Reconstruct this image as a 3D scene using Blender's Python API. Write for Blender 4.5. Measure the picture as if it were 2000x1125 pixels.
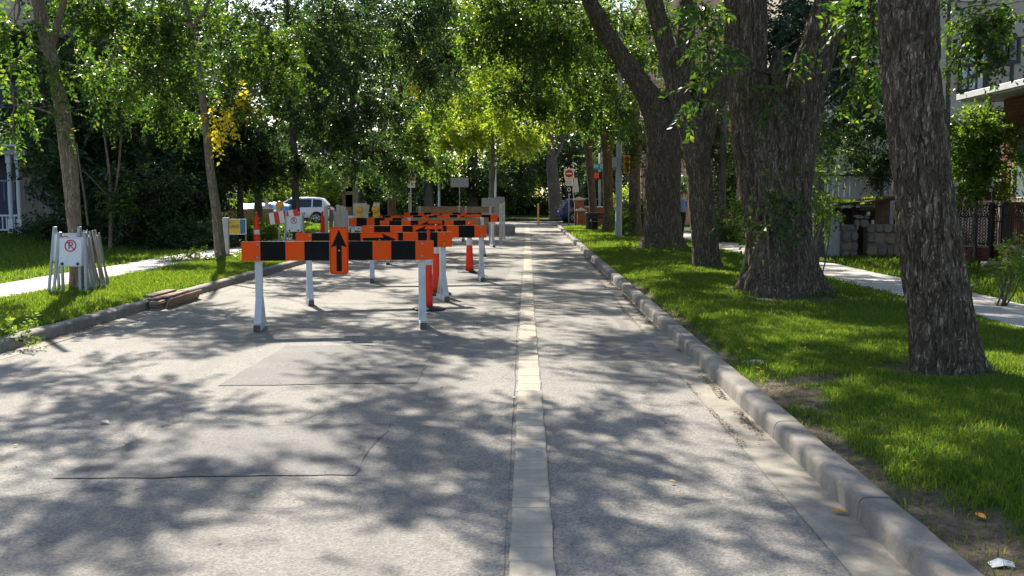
import bpy, bmesh, math, random
import numpy as np
from mathutils import Vector, Matrix

for o in list(bpy.data.objects):
    bpy.data.objects.remove(o)
random.seed(7)
rng = np.random.default_rng(11)
SC = bpy.context.scene
COL = SC.collection
R = math.radians

# ------------------------------------------------------------------ camera
F = 2000.0                      # focal length in pixels of a 2000 px wide picture
CAMZ = 1.67
PITCH = math.atan((562.5 - 387.0) / F)
YAW = math.atan(30.0 / F)
cam_data = bpy.data.cameras.new('camera')
cam_data.sensor_width = 36.0
cam_data.lens = 36.0
cam_data.clip_start = 0.05
cam_data.clip_end = 2000
cam = bpy.data.objects.new('camera', cam_data)
cam.location = (0, 0, CAMZ)
cam.rotation_euler = (math.pi / 2 - PITCH, 0, YAW)
COL.objects.link(cam)
SC.camera = cam
CAM_M = cam.rotation_euler.to_matrix()

# ------------------------------------------------------------------ sky, sun, exposure
SUN_AZ = math.atan2(-0.36, 0.93)      # towards the sun: ahead of the camera and to the left
SUN_EL = R(41)
world = bpy.data.worlds.new('World')
SC.world = world
world.use_nodes = True
wn = world.node_tree
wn.nodes.clear()
sky = wn.nodes.new('ShaderNodeTexSky')
sky.sky_type = 'NISHITA'
sky.sun_disc = False
sky.sun_elevation = SUN_EL
sky.sun_rotation = SUN_AZ             # rotation 0 is +Y, positive turns towards +X
sky.air_density = 1.0
sky.dust_density = 1.2
bg = wn.nodes.new('ShaderNodeBackground')
bg.inputs['Strength'].default_value = 0.10
wout = wn.nodes.new('ShaderNodeOutputWorld')
wn.links.new(sky.outputs[0], bg.inputs[0])
wn.links.new(bg.outputs[0], wout.inputs[0])
sun_data = bpy.data.lights.new('sun', 'SUN')
sun_data.energy = 5.0
sun_data.angle = R(0.53)
sun_data.color = (1.0, 0.925, 0.80)
sun = bpy.data.objects.new('sun', sun_data)
sd = Vector((math.sin(SUN_AZ) * math.cos(SUN_EL), math.cos(SUN_AZ) * math.cos(SUN_EL), math.sin(SUN_EL)))
sun.rotation_euler = sd.to_track_quat('Z', 'Y').to_euler()
sun.location = sd * 60
COL.objects.link(sun)
SC.view_settings.view_transform = 'Standard'
SC.view_settings.look = 'None'
SC.view_settings.gamma = 1.0
SC.view_settings.exposure = 1.2
SC.view_settings.use_curve_mapping = False
SC.render.engine = 'CYCLES'
SC.cycles.use_denoising = True
SC.cycles.max_bounces = 7
SC.cycles.diffuse_bounces = 4
SC.cycles.glossy_bounces = 3
SC.cycles.transmission_bounces = 5
SC.cycles.transparent_max_bounces = 6
SC.cycles.caustics_reflective = False
SC.cycles.caustics_refractive = False
SC.cycles.sample_clamp_indirect = 6.0

# ------------------------------------------------------------------ measuring helpers
def ray(px, py):
    return CAM_M @ Vector(((px - 1000) / F, (562.5 - py) / F, -1.0))
def G(px, py, z=0.0):
    """the point at height z that a measured image point stands for"""
    d = ray(px, py)
    t = (z - CAMZ) / d.z
    return Vector((d.x * t, d.y * t, z))
def P(px, py, Y):
    """the point at distance Y down the road"""
    d = ray(px, py)
    t = Y / d.y
    return Vector((d.x * t, Y, CAMZ + d.z * t))
def ppm(Y):
    return F / Y
LAWN = 0.13

# ------------------------------------------------------------------ object helpers
def tag(o, label=None, cat=None, group=None, kind=None):
    if label: o['label'] = label
    if cat: o['category'] = cat
    if group: o['group'] = group
    if kind: o['kind'] = kind
    return o
def empty(name, loc=(0, 0, 0), rz=0.0, label=None, cat=None, group=None):
    o = bpy.data.objects.new(name, None)
    o.empty_display_size = 0.2
    o.location = loc
    o.rotation_euler = (0, 0, rz)
    COL.objects.link(o)
    return tag(o, label, cat, group)
def link(name, me, mat=None, parent=None):
    o = bpy.data.objects.new(name, me)
    COL.objects.link(o)
    if mat is not None and len(me.materials) == 0:
        me.materials.append(mat)
    if parent is not None:
        o.parent = parent
    return o
def copy_tree(o, parent=None):
    c = o.copy()
    COL.objects.link(c)
    c.parent = parent
    for ch in list(o.children):
        copy_tree(ch, c)
    return c
def jit(a):
    return random.uniform(-a, a)

class MB:
    """collects shapes; build() links them as one mesh object"""
    def __init__(s):
        s.v = []; s.f = []; s.sm = []
    def add(s, vs, fs, smooth=False, M=None):
        n = len(s.v)
        for p in vs:
            p = Vector(p)
            s.v.append(tuple(M @ p) if M is not None else tuple(p))
        for f in fs:
            s.f.append(tuple(i + n for i in f)); s.sm.append(smooth)
        return s
    def box(s, c, d, rot=None, bev=0.0, M=None):
        hx, hy, hz = d[0] / 2, d[1] / 2, d[2] / 2
        T = Matrix.Translation(Vector(c))
        if rot is not None:
            T = T @ (Matrix.Rotation(rot[2], 4, 'Z') @ Matrix.Rotation(rot[1], 4, 'Y') @ Matrix.Rotation(rot[0], 4, 'X'))
        if M is not None: T = M @ T
        if bev <= 0:
            vs = [(x, y, z) for x in (-hx, hx) for y in (-hy, hy) for z in (-hz, hz)]
            fs = [(0, 1, 3, 2), (4, 6, 7, 5), (0, 4, 5, 1), (2, 3, 7, 6), (0, 2, 6, 4), (1, 5, 7, 3)]
            return s.add(vs, fs, False, T)
        b = min(bev, hx * .9, hy * .9, hz * .9)
        vs = []; idx = {}
        for sx in (-1, 1):
            for sy in (-1, 1):
                for sz in (-1, 1):
                    for k, (a, c2, e) in enumerate(((0, b, b), (b, 0, b), (b, b, 0))):
                        idx[(sx, sy, sz, k)] = len(vs)
                        vs.append((sx * (hx - a), sy * (hy - c2), sz * (hz - e)))
        fs = []
        for sgn in (-1, 1):
            q = [(sgn, -1, -1, 0), (sgn, 1, -1, 0), (sgn, 1, 1, 0), (sgn, -1, 1, 0)]
            fs.append([idx[k] for k in (q if sgn > 0 else q[::-1])])
            q = [(-1, sgn, -1, 1), (-1, sgn, 1, 1), (1, sgn, 1, 1), (1, sgn, -1, 1)]
            fs.append([idx[k] for k in (q if sgn > 0 else q[::-1])])
            q = [(-1, -1, sgn, 2), (1, -1, sgn, 2), (1, 1, sgn, 2), (-1, 1, sgn, 2)]
            fs.append([idx[k] for k in (q if sgn > 0 else q[::-1])])
        for a in (-1, 1):
            for c2 in (-1, 1):
                fs.append([idx[(a, c2, -1, 0)], idx[(a, c2, 1, 0)], idx[(a, c2, 1, 1)], idx[(a, c2, -1, 1)]])
                fs.append([idx[(a, -1, c2, 0)], idx[(a, 1, c2, 0)], idx[(a, 1, c2, 2)], idx[(a, -1, c2, 2)]])
                fs.append([idx[(-1, a, c2, 1)], idx[(1, a, c2, 1)], idx[(1, a, c2, 2)], idx[(-1, a, c2, 2)]])
        for sx in (-1, 1):
            for sy in (-1, 1):
                for sz in (-1, 1):
                    fs.append([idx[(sx, sy, sz, k)] for k in range(3)])
        return s.add(vs, fs, False, T)
    def bar(s, a, b, w, h=None, up=(0, 0, 1), bev=0.0):
        """a rectangular bar from a to b"""
        a = Vector(a); b = Vector(b); h = w if h is None else h
        d = b - a; L = d.length
        y = d.normalized(); u = Vector(up)
        if abs(y.dot(u)) > 0.98: u = Vector((1, 0, 0))
        x = y.cross(u).normalized(); z = x.cross(y)
        M = Matrix((x, y, z)).transposed().to_4x4()
        M.translation = (a + b) / 2
        return s.box((0, 0, 0), (w, L, h), None, bev, M)
    def tube(s, pts, rad, n=8, cap=True, smooth=True):
        pts = [Vector(p) for p in pts]
        if not hasattr(rad, '__len__'): rad = [rad] * len(pts)
        vs = []; fs = []
        ref = Vector((1, 0, 0))
        for i, p in enumerate(pts):
            t = (pts[min(i + 1, len(pts) - 1)] - pts[max(i - 1, 0)]).normalized()
            if abs(t.dot(ref)) > 0.95: ref = Vector((0, 1, 0))
            x = (ref - t * ref.dot(t)).normalized(); y = t.cross(x); ref = x
            for k in range(n):
                a = 2 * math.pi * k / n
                vs.append(p + (x * math.cos(a) + y * math.sin(a)) * rad[i])
        for i in range(len(pts) - 1):
            for k in range(n):
                k2 = (k + 1) % n
                fs.append((i * n + k, i * n + k2, (i + 1) * n + k2, (i + 1) * n + k))
        s.add(vs, fs, smooth)
        if cap:
            s.add(vs[:n], [tuple(range(n))[::-1]])
            s.add(vs[-n:], [tuple(range(n))])
        return s
    def lathe(s, prof, c=(0, 0, 0), n=16, smooth=True, M=None):
        vs = []; fs = []
        for r, z in prof:
            for k in range(n):
                a = 2 * math.pi * k / n
                vs.append((c[0] + r * math.cos(a), c[1] + r * math.sin(a), c[2] + z))
        for i in range(len(prof) - 1):
            for k in range(n):
                k2 = (k + 1) % n
                fs.append((i * n + k, i * n + k2, (i + 1) * n + k2, (i + 1) * n + k))
        fs.append(tuple(range(n))[::-1]); fs.append(tuple((len(prof) - 1) * n + k for k in range(n)))
        return s.add(vs, fs, smooth, M)
    def prism(s, poly, y0, y1, M=None):
        """polygon in x,z pushed along y"""
        n = len(poly)
        vs = [(x, y0, z) for x, z in poly] + [(x, y1, z) for x, z in poly]
        fs = [tuple(range(n)), tuple(range(2 * n - 1, n - 1, -1))]
        for k in range(n):
            k2 = (k + 1) % n
            fs.append((k, n + k, n + k2, k2))
        return s.add(vs, fs, False, M)
    def build(s, name, mat, parent=None):
        me = bpy.data.meshes.new(name)
        me.from_pydata(s.v, [], s.f)
        me.polygons.foreach_set('use_smooth', s.sm)
        me.update()
        return link(name, me, mat, parent)

def rrect(w, h, r, n=4):
    """rounded rectangle outline in x,z about its centre"""
    pts = []
    for cx, cz, a0 in ((w / 2 - r, h / 2 - r, 0), (-w / 2 + r, h / 2 - r, 90), (-w / 2 + r, -h / 2 + r, 180), (w / 2 - r, -h / 2 + r, 270)):
        for k in range(n + 1):
            a = R(a0 + 90 * k / n)
            pts.append((cx + r * math.cos(a), cz + r * math.sin(a)))
    return pts
def circle(r, n=24, cx=0, cz=0):
    return [(cx + r * math.cos(2 * math.pi * k / n), cz + r * math.sin(2 * math.pi * k / n)) for k in range(n)]
def ring_mb(r0, r1, y0, y1, cx=0, cz=0, n=28):
    m = MB(); vs = []; fs = []
    for y in (y0, y1):
        for r in (r0, r1):
            vs += [(cx + r * math.cos(2 * math.pi * k / n), y, cz + r * math.sin(2 * math.pi * k / n)) for k in range(n)]
    for k in range(n):
        k2 = (k + 1) % n
        fs += [(k, k2, n + k2, n + k), (2 * n + k, 3 * n + k, 3 * n + k2, 2 * n + k2), (n + k, n + k2, 3 * n + k2, 3 * n + k), (k, 2 * n + k, 2 * n + k2, k2)]
    return m.add(vs, fs)
def text_obj(name, s, size, mat, parent, loc, width=None, rz=0.0):
    """flat lettering standing upright, facing -Y"""
    cu = bpy.data.curves.new(name, 'FONT')
    cu.body = s; cu.size = size; cu.align_x = 'CENTER'; cu.align_y = 'CENTER'; cu.extrude = 0.0008
    cu.resolution_u = 2
    t = bpy.data.objects.new(name + '_curve', cu)
    COL.objects.link(t)
    bpy.context.view_layer.update()
    me = bpy.data.meshes.new_from_object(t)
    bpy.data.objects.remove(t)
    xs = [v.co.x for v in me.vertices]
    k = 1.0
    if width and xs: k = width / (max(xs) - min(xs))
    for v in me.vertices:
        v.co = (v.co.x * k, -v.co.z, v.co.y)
    me.materials.clear()
    o = link(name, me, mat, parent)
    o.location = loc
    o.rotation_euler = (0, 0, rz)
    return o

# ------------------------------------------------------------------ value noise for shapes (numpy)
_perm = np.random.default_rng(3).integers(0, 1 << 30, 4096)
def _h(ix, iy, iz):
    n = (ix * 374761393 + iy * 668265263 + iz * 2147483647 + 1013) & 0x7fffffff
    n = ((n ^ (n >> 13)) * 1274126177) & 0x7fffffff
    n = (n ^ (n >> 16))
    return (n & 0xffff) / 65535.0 * 2 - 1
def vnoise(x, y, z):
    x = np.asarray(x, float); y = np.asarray(y, float); z = np.asarray(z, float)
    x, y, z = np.broadcast_arrays(x, y, z)
    ix = np.floor(x).astype(np.int64); iy = np.floor(y).astype(np.int64); iz = np.floor(z).astype(np.int64)
    fx = x - ix; fy = y - iy; fz = z - iz
    sx = fx * fx * (3 - 2 * fx); sy = fy * fy * (3 - 2 * fy); sz = fz * fz * (3 - 2 * fz)
    out = 0
    for a in (0, 1):
        for b in (0, 1):
            for c in (0, 1):
                w = (sx if a else 1 - sx) * (sy if b else 1 - sy) * (sz if c else 1 - sz)
                out = out + w * _h(ix + a, iy + b, iz + c)
    return out
def fbm(x, y, z, o=3):
    r = 0; a = 1.0; t = 0
    for k in range(o):
        r = r + a * vnoise(x * 2 ** k + 17 * k, y * 2 ** k, z * 2 ** k); t += a; a *= .5
    return r / t

# ------------------------------------------------------------------ materials
MATS = {}
class NT:
    def __init__(s, name):
        m = bpy.data.materials.new(name); m.use_nodes = True
        s.m = m; s.t = m.node_tree; s.t.nodes.clear()
        s.out = s.t.nodes.new('ShaderNodeOutputMaterial')
        MATS[name] = m
    def n(s, typ, **kw):
        nd = s.t.nodes.new('ShaderNode' + typ)
        for k, v in kw.items():
            if k in nd.inputs: nd.inputs[k].default_value = v
            else: setattr(nd, k, v)
        return nd
    def l(s, a, b):
        s.t.links.new(a, b)
    def coord(s, scale=(1, 1, 1), which='Object'):
        tc = s.n('TexCoord'); mp = s.n('Mapping')
        mp.inputs['Scale'].default_value = scale
        s.l(tc.outputs[which], mp.inputs['Vector'])
        return mp.outputs['Vector']
    def noise(s, vec, scale, detail=4, rough=.6, dist=0.0):
        nd = s.n('TexNoise')
        nd.inputs['Scale'].default_value = scale; nd.inputs['Detail'].default_value = detail
        nd.inputs['Roughness'].default_value = rough; nd.inputs['Distortion'].default_value = dist
        if vec is not None: s.l(vec, nd.inputs['Vector'])
        return nd.outputs['Fac']
    def ramp(s, fac, stops):
        nd = s.n('ValToRGB')
        while len(nd.color_ramp.elements) > len(stops): nd.color_ramp.elements.remove(nd.color_ramp.elements[-1])
        while len(nd.color_ramp.elements) < len(stops): nd.color_ramp.elements.new(0.5)
        for e, (p, c) in zip(nd.color_ramp.elements, stops):
            e.position = p; e.color = (c[0], c[1], c[2], 1) if hasattr(c, '__len__') else (c, c, c, 1)
        s.l(fac, nd.inputs['Fac'])
        return nd.outputs['Color']
    def mix(s, fac, a, b, mode='MIX'):
        nd = s.n('Mix', data_type='RGBA', blend_type=mode)
        for src, sock in ((fac, nd.inputs['Factor']), (a, nd.inputs['A']), (b, nd.inputs['B'])):
            pass
        ins = [i for i in nd.inputs if i.enabled]
        fa, ia, ib = ins[0], ins[1], ins[2]
        for src, sock in ((fac, fa), (a, ia), (b, ib)):
            if isinstance(src, (int, float)): sock.default_value = src if sock.type == 'VALUE' else (src, src, src, 1)
            elif isinstance(src, tuple): sock.default_value = (src[0], src[1], src[2], 1)
            else: s.l(src, sock)
        return [o for o in nd.outputs if o.enabled][0]
    def math(s, op, a, b=None):
        nd = s.n('Math', operation=op)
        for src, sock in ((a, nd.inputs[0]), (b, nd.inputs[1])):
            if src is None: continue
            if isinstance(src, (int, float)): sock.default_value = src
            else: s.l(src, sock)
        return nd.outputs[0]
    def bump(s, h, strength=.3, dist=.01, normal=None):
        nd = s.n('Bump'); nd.inputs['Strength'].default_value = strength; nd.inputs['Distance'].default_value = dist
        s.l(h, nd.inputs['Height'])
        if normal is not None: s.l(normal, nd.inputs['Normal'])
        return nd.outputs['Normal']
    def bsdf(s, color, rough=.7, normal=None, metal=0.0, spec=.4):
        nd = s.n('BsdfPrincipled')
        if isinstance(color, tuple): nd.inputs['Base Color'].default_value = (*color[:3], 1)
        else: s.l(color, nd.inputs['Base Color'])
        if isinstance(rough, (int, float)): nd.inputs['Roughness'].default_value = rough
        else: s.l(rough, nd.inputs['Roughness'])
        nd.inputs['Metallic'].default_value = metal
        nd.inputs['Specular IOR Level'].default_value = spec
        if normal is not None: s.l(normal, nd.inputs['Normal'])
        return nd
    def done(s, node):
        s.l(node.outputs[0], s.out.inputs['Surface'])
        return s.m

def plain(name, c, rough=.6, var=.15, scale=8, metal=0.0, bump=.1, bs=40, spec=.4, dirt=None, which='Object'):
    """painted or bare surface with slight mottling and relief"""
    t = NT(name); v = t.coord(which=which)
    n1 = t.noise(v, scale, 5)
    lo = tuple(x * (1 - var) for x in c); hi = tuple(min(1, x * (1 + var)) for x in c)
    col = t.ramp(n1, [(.3, lo), (.7, hi)])
    if dirt:
        n3 = t.noise(v, scale * .6, 6, .7)
        col = t.mix(t.ramp(n3, [(.52, 0.0), (.72, dirt[1])]), col, dirt[0])
    nrm = t.bump(t.noise(v, bs, 4), bump, .01) if bump else None
    rr = t.ramp(n1, [(.3, max(.05, rough - .08)), (.7, min(1, rough + .08))])
    return t.done(t.bsdf(col, rr, nrm, metal, spec))

# --- ground surfaces
def m_asphalt():
    t = NT('asphalt'); v = t.coord()
    big = t.noise(v, .35, 4, .6)
    mid = t.noise(v, 2.2, 5, .65)
    fine = t.noise(v, 120, 2, .6)
    speck = t.n('TexVoronoi'); speck.inputs['Scale'].default_value = 85; t.l(v, speck.inputs['Vector'])
    col = t.ramp(big, [(.3, (.202, .187, .166)), (.7, (.270, .251, .224))])
    col = t.mix(t.ramp(mid, [(.35, .0), (.75, .45)]), col, (.15, .142, .135))
    st = t.ramp(speck.outputs['Color'], [(.1, .55), (.5, 1.0), (.95, 1.5)])
    col = t.mix(.75, col, st, 'MULTIPLY')
    wear = t.noise(t.coord((1.1, .07, 1)), 1.0, 5, .65)      # tyre wear along the road
    col = t.mix(t.ramp(wear, [(.5, 0.0), (.72, .5)]), col, (.125, .117, .108))
    spot = t.noise(v, 1.1, 6, .8)                             # oil and damp stains
    col = t.mix(t.ramp(spot, [(.60, 0.0), (.70, .5)]), col, (.10, .094, .088))
    # long fine cracks
    vv = t.coord((1, .55, 1))
    wob = t.noise(v, 3.0, 4)
    cr = t.n('TexVoronoi', feature='DISTANCE_TO_EDGE'); cr.inputs['Scale'].default_value = .55
    add = t.n('VectorMath', operation='ADD'); sc = t.n('VectorMath', operation='SCALE'); sc.inputs['Scale'].default_value = .35
    nv = t.n('TexNoise'); nv.inputs['Scale'].default_value = 3; t.l(v, nv.inputs['Vector'])
    t.l(nv.outputs['Color'], sc.inputs[0]); t.l(vv, add.inputs[0]); t.l(sc.outputs[0], add.inputs[1])
    t.l(add.outputs[0], cr.inputs['Vector'])
    crack = t.ramp(cr.outputs['Distance'], [(.0, 1.0), (.009, 0.0)])
    gate = t.ramp(t.noise(v, .5, 3), [(.50, 0.0), (.60, .6)])
    cf = t.math('MULTIPLY', crack, gate)
    col = t.mix(cf, col, (.06, .055, .05))
    h = t.math('ADD', fine, t.math('MULTIPLY', speck.outputs['Distance'], .8))
    h = t.math('SUBTRACT', h, t.math('MULTIPLY', cf, 1.5))
    return t.done(t.bsdf(col, .85, t.bump(h, .55, .006), 0, .35))
m_asphalt()
def m_patch():
    t = NT('asphalt_patch_dark'); v = t.coord()
    mid = t.noise(v, 1.6, 5, .65); fine = t.noise(v, 110, 2, .6)
    speck = t.n('TexVoronoi'); speck.inputs['Scale'].default_value = 80; t.l(v, speck.inputs['Vector'])
    col = t.ramp(mid, [(.3, (.125, .12, .115)), (.7, (.185, .176, .164))])
    col = t.mix(.6, col, t.ramp(speck.outputs['Color'], [(.1, .6), (.9, 1.4)]), 'MULTIPLY')
    return t.done(t.bsdf(col, .85, t.bump(t.math('ADD', fine, speck.outputs['Distance']), .5, .006), 0, .35))
m_patch()
def m_concrete(name, lo, hi, stain=(.12, .11, .1), sa=.5):
    t = NT(name); v = t.coord()
    big = t.noise(v, 1.3, 5, .65); fine = t.noise(v, 60, 3, .6)
    col = t.ramp(big, [(.3, lo), (.7, hi)])
    st = t.noise(v, 4.5, 6, .75)
    col = t.mix(t.ramp(st, [(.5, 0.0), (.75, sa)]), col, stain)
    col = t.mix(.25, col, t.ramp(fine, [(.3, .5), (.7, 1.2)]), 'MULTIPLY')
    return t.done(t.bsdf(col, .88, t.bump(t.math('ADD', fine, st), .4, .006), 0, .3))
m_concrete('kerb_concrete', (.18, .165, .145), (.31, .285, .25), (.085, .078, .07), .65)
m_concrete('gutter_concrete', (.225, .205, .17), (.36, .325, .27), (.13, .11, .09), .6)
m_concrete('sidewalk_concrete', (.42, .39, .36), (.55, .52, .48), (.3, .28, .25), .3)
m_concrete('grey_concrete', (.28, .27, .25), (.40, .38, .36))
def m_paver(i, lo, hi):
    t = NT('paver_tan_%d' % i); v = t.coord()
    col = t.ramp(t.noise(v, 5, 5, .7), [(.3, lo), (.7, hi)])
    oi = t.n('ObjectInfo')
    col = t.mix(t.ramp(oi.outputs['Random'], [(0, .0), (1, .2)]), col, (.27, .23, .17))
    st = t.noise(t.coord(which='Generated'), 6, 5, .7)
    col = t.mix(t.ramp(st, [(.5, 0.0), (.75, .4)]), col, (.19, .165, .135))
    return t.done(t.bsdf(col, .88, t.bump(t.noise(v, 70, 3), .5, .006), 0, .3))
m_paver(0, (.32, .285, .23), (.43, .385, .315))
def m_lawn_soil():
    t = NT('lawn_soil'); v = t.coord()
    at = t.n('Attribute', attribute_name='dirt')
    n = t.noise(v, 9, 5, .7)
    green = t.ramp(n, [(.3, (.028, .055, .010)), (.7, (.06, .10, .02))])
    soil = t.ramp(t.noise(v, 14, 6, .75), [(.3, (.06, .045, .033)), (.7, (.19, .15, .115))])
    col = t.mix(at.outputs['Fac'], green, soil)
    return t.done(t.bsdf(col, .95, t.bump(t.noise(v, 45, 4), .8, .02), 0, .1))
m_lawn_soil()
def leaf_mat(name, stops, trans, tw=.5, rough=.36, spec=.45):
    """leaf: colour differs from leaf to leaf, light passes through"""
    t = NT(name)
    g = t.n('NewGeometry')
    col = t.ramp(g.outputs['Random Per Island'], stops)
    b = t.bsdf(col, rough, None, 0, spec)
    tr = t.n('BsdfTranslucent')
    tc = t.mix(1.0, col, trans, 'MULTIPLY')
    t.l(tc, tr.inputs['Color'])
    ms = t.n('MixShader'); ms.inputs['Fac'].default_value = tw
    t.l(b.outputs[0], ms.inputs[1]); t.l(tr.outputs[0], ms.inputs[2])
    return t.done(ms)
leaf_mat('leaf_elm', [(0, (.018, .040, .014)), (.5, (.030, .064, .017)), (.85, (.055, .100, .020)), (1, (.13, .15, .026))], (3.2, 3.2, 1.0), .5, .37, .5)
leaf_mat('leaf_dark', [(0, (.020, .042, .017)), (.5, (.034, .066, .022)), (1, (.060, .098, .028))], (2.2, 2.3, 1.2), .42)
leaf_mat('leaf_bright', [(0, (.055, .10, .018)), (.5, (.095, .155, .026)), (1, (.19, .22, .036))], (3.4, 3.1, 1.0), .56)  # brighter leaf tone, paints in sunlight on lit foliage
leaf_mat('leaf_yellow', [(0, (.62, .46, .02)), (.6, (.70, .54, .03)), (1, (.50, .48, .05))], (1.4, 1.4, .8), .5)
leaf_mat('leaf_conifer', [(0, (.018, .038, .026)), (1, (.04, .075, .05))], (1.4, 1.5, 1.2), .2, .6)
leaf_mat('leaf_shrub', [(0, (.05, .09, .016)), (.6, (.085, .15, .024)), (1, (.17, .22, .04))], (2.4, 2.4, 1.2), .5)
def grass_mat():
    t = NT('grass_blade')
    g = t.n('NewGeometry')
    col = t.ramp(g.outputs['Random Per Island'], [(0, (.034, .080, .014)), (.5, (.058, .122, .018)), (.9, (.094, .155, .026)), (1, (.23, .20, .09))])
    v = t.coord()
    col = t.mix(t.ramp(t.noise(v, .8, 4), [(.35, .0), (.7, .5)]), col, (.10, .155, .024))
    col = t.mix(t.ramp(t.noise(v, 2.6, 5), [(.58, .0), (.76, .45)]), col, (.16, .16, .05))
    b = t.bsdf(col, .5, None, 0, .25)
    tr = t.n('BsdfTranslucent'); t.l(t.mix(1.0, col, (2.9, 2.6, 1.0), 'MULTIPLY'), tr.inputs['Color'])
    ms = t.n('MixShader'); ms.inputs['Fac'].default_value = .5
    t.l(b.outputs[0], ms.inputs[1]); t.l(tr.outputs[0], ms.inputs[2])
    return t.done(ms)
grass_mat()
def bark(name, ridge, pale, inner, sc=1.0, strength=1.0):
    """furrowed bark: wandering vertical furrows between broken ridges"""
    t = NT(name)
    tc = t.n('TexCoord'); v0 = tc.outputs['Object']
    def stretched(xy, z, detail, dist):
        mp = t.n('Mapping'); mp.inputs['Scale'].default_value = (xy * sc, xy * sc, z * sc); t.l(v0, mp.inputs['Vector'])
        return t.noise(mp.outputs[0], 1.0, detail, .55, dist)
    n1 = stretched(15, 2.9, 3, .6); n2 = stretched(32, 8.5, 4, .8); n3 = stretched(70, 30, 3, 0.0)
    def ridged(n, w): return t.ramp(t.math('ABSOLUTE', t.math('SUBTRACT', n, .5)), [(.0, 0.0), (w, 1.0)])
    r1 = ridged(n1, .085); r2 = ridged(n2, .10)
    big = t.noise(v0, 2.3, 4, .6)
    col = t.mix(t.ramp(t.math('ADD', t.math('MULTIPLY', n3, .5), t.math('MULTIPLY', big, .5)), [(.36, 0.0), (.64, 1.0)]), ridge, pale)
    col = t.mix(t.math('MULTIPLY', t.math('SUBTRACT', 1.0, r1), .8), col, inner)
    col = t.mix(t.math('MULTIPLY', t.math('SUBTRACT', 1.0, r2), .6), col, inner)
    h = t.math('ADD', t.math('ADD', r1, t.math('MULTIPLY', r2, .45)), t.math('MULTIPLY', n3, .25))
    return t.done(t.bsdf(col, .92, t.bump(h, strength, .055), 0, .12))
bark('bark_elm', (.29, .225, .165), (.40, .32, .24), (.09, .066, .047), 1.15, 1.0)
bark('bark_brown', (.24, .175, .125), (.36, .275, .205), (.11, .08, .055), 1.0)
bark('bark_pale', (.36, .29, .21), (.52, .43, .33), (.2, .15, .1), 1.3, .8)
bark('bark_grey', (.22, .20, .175), (.34, .31, .275), (.09, .08, .07), 1.0, .8)

# --- made things
plain('orange_film', (.90, .092, .006), .5, .06, 3, bump=.03, bs=60, spec=.15, dirt=((.6, .10, .03), .3))
plain('black_film', (.006, .006, .007), .55, .3, 6, bump=.03, bs=60, spec=.12, dirt=((.02, .018, .016), .5))
plain('white_paint', (.60, .61, .62), .55, .07, 5, bump=.15, bs=30, dirt=((.33, .30, .26), .7))
plain('seam_tar', (.085, .078, .07), .9, .2, 8, bump=.2)
plain('raw_wood', (.33, .215, .115), .75, .25, 6, bump=.3, bs=35, dirt=((.18, .12, .07), .7))
plain('frame_grey', (.33, .30, .265), .85, .25, 6, bump=.3, dirt=((.2, .17, .14), .6))
plain('end_grain', (.13, .105, .085), .9, .4, 30, bump=.4, bs=60)
plain('weathered_wood', (.21, .165, .13), .9, .35, 5, bump=.5, bs=30, dirt=((.11, .085, .065), .8))
plain('rusty_wood', (.30, .20, .145), .85, .3, 4, bump=.4, bs=30, dirt=((.16, .11, .09), .8))
plain('dark_timber', (.055, .042, .035), .9, .35, 4, bump=.5, bs=25)
plain('cream_wood', (.62, .55, .44), .7, .15, 6, bump=.2, bs=30, dirt=((.35, .28, .2), .6))
plain('galvanised', (.33, .36, .39), .45, .15, 10, metal=.5, bump=.05, dirt=((.2, .2, .2), .5))
plain('pole_grey', (.33, .36, .37), .5, .1, 6, bump=.05, dirt=((.22, .22, .22), .5))
plain('sign_white', (.74, .75, .77), .4, .05, 5, bump=.02, dirt=((.45, .43, .4), .4))
plain('sign_red', (.60, .022, .024), .4, .08, 5, bump=.02)
plain('sign_black', (.014, .014, .016), .45, .2, 5, bump=.02)
plain('sign_back', (.42, .43, .44), .5, .12, 5, metal=.3, bump=.04, dirt=((.28, .27, .26), .5))
plain('sign_brown', (.32, .25, .18), .6, .15, 5, bump=.04)
plain('sign_yellow', (.62, .40, .035), .5, .1, 6, bump=.04, dirt=((.4, .27, .05), .5))
plain('sign_blue', (.05, .13, .22), .5, .15, 6, bump=.04)
plain('sign_teal', (.02, .30, .33), .45, .08, 5, bump=.02)
plain('cone_orange', (.86, .055, .022), .5, .1, 6, bump=.05, spec=.2, dirt=((.5, .07, .04), .35))
plain('reflective_white', (.72, .72, .72), .35, .06, 8, bump=.03, dirt=((.45, .43, .4), .4))
plain('rubber', (.020, .020, .022), .8, .3, 8, bump=.3)
plain('lamp_amber', (.75, .33, .02), .25, .1, 8, bump=.02, spec=.6)
plain('signal_yellow', (.72, .36, .02), .4, .08, 6, bump=.03)
plain('black_metal', (.014, .014, .016), .42, .25, 10, bump=.1)
plain('bin_black', (.008, .008, .010), .5, .2, 6, bump=.1)
plain('timber_tan', (.40, .31, .21), .85, .25, 3, bump=.35, bs=20, dirt=((.14, .1, .07), .6))
plain('stucco_beige', (.50, .42, .32), .9, .08, 3, bump=.4, bs=70)
plain('stucco_pink', (.42, .31, .28), .9, .08, 3, bump=.4, bs=70)
plain('siding_navy', (.045, .055, .11), .6, .12, 4, bump=.1)
plain('siding_grey', (.30, .31, .33), .7, .1, 4, bump=.1)
plain('stair_concrete', (.30, .25, .21), .9, .2, 3, bump=.4, bs=30)
plain('shingle', (.16, .15, .15), .9, .3, 10, bump=.5, bs=40)
plain('trim_white', (.66, .67, .69), .55, .05, 5, bump=.06, dirt=((.45, .44, .42), .35))
plain('trim_dark', (.05, .045, .042), .6, .2, 5, bump=.06)
plain('trim_tan', (.36, .30, .23), .6, .1, 5, bump=.06)
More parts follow.
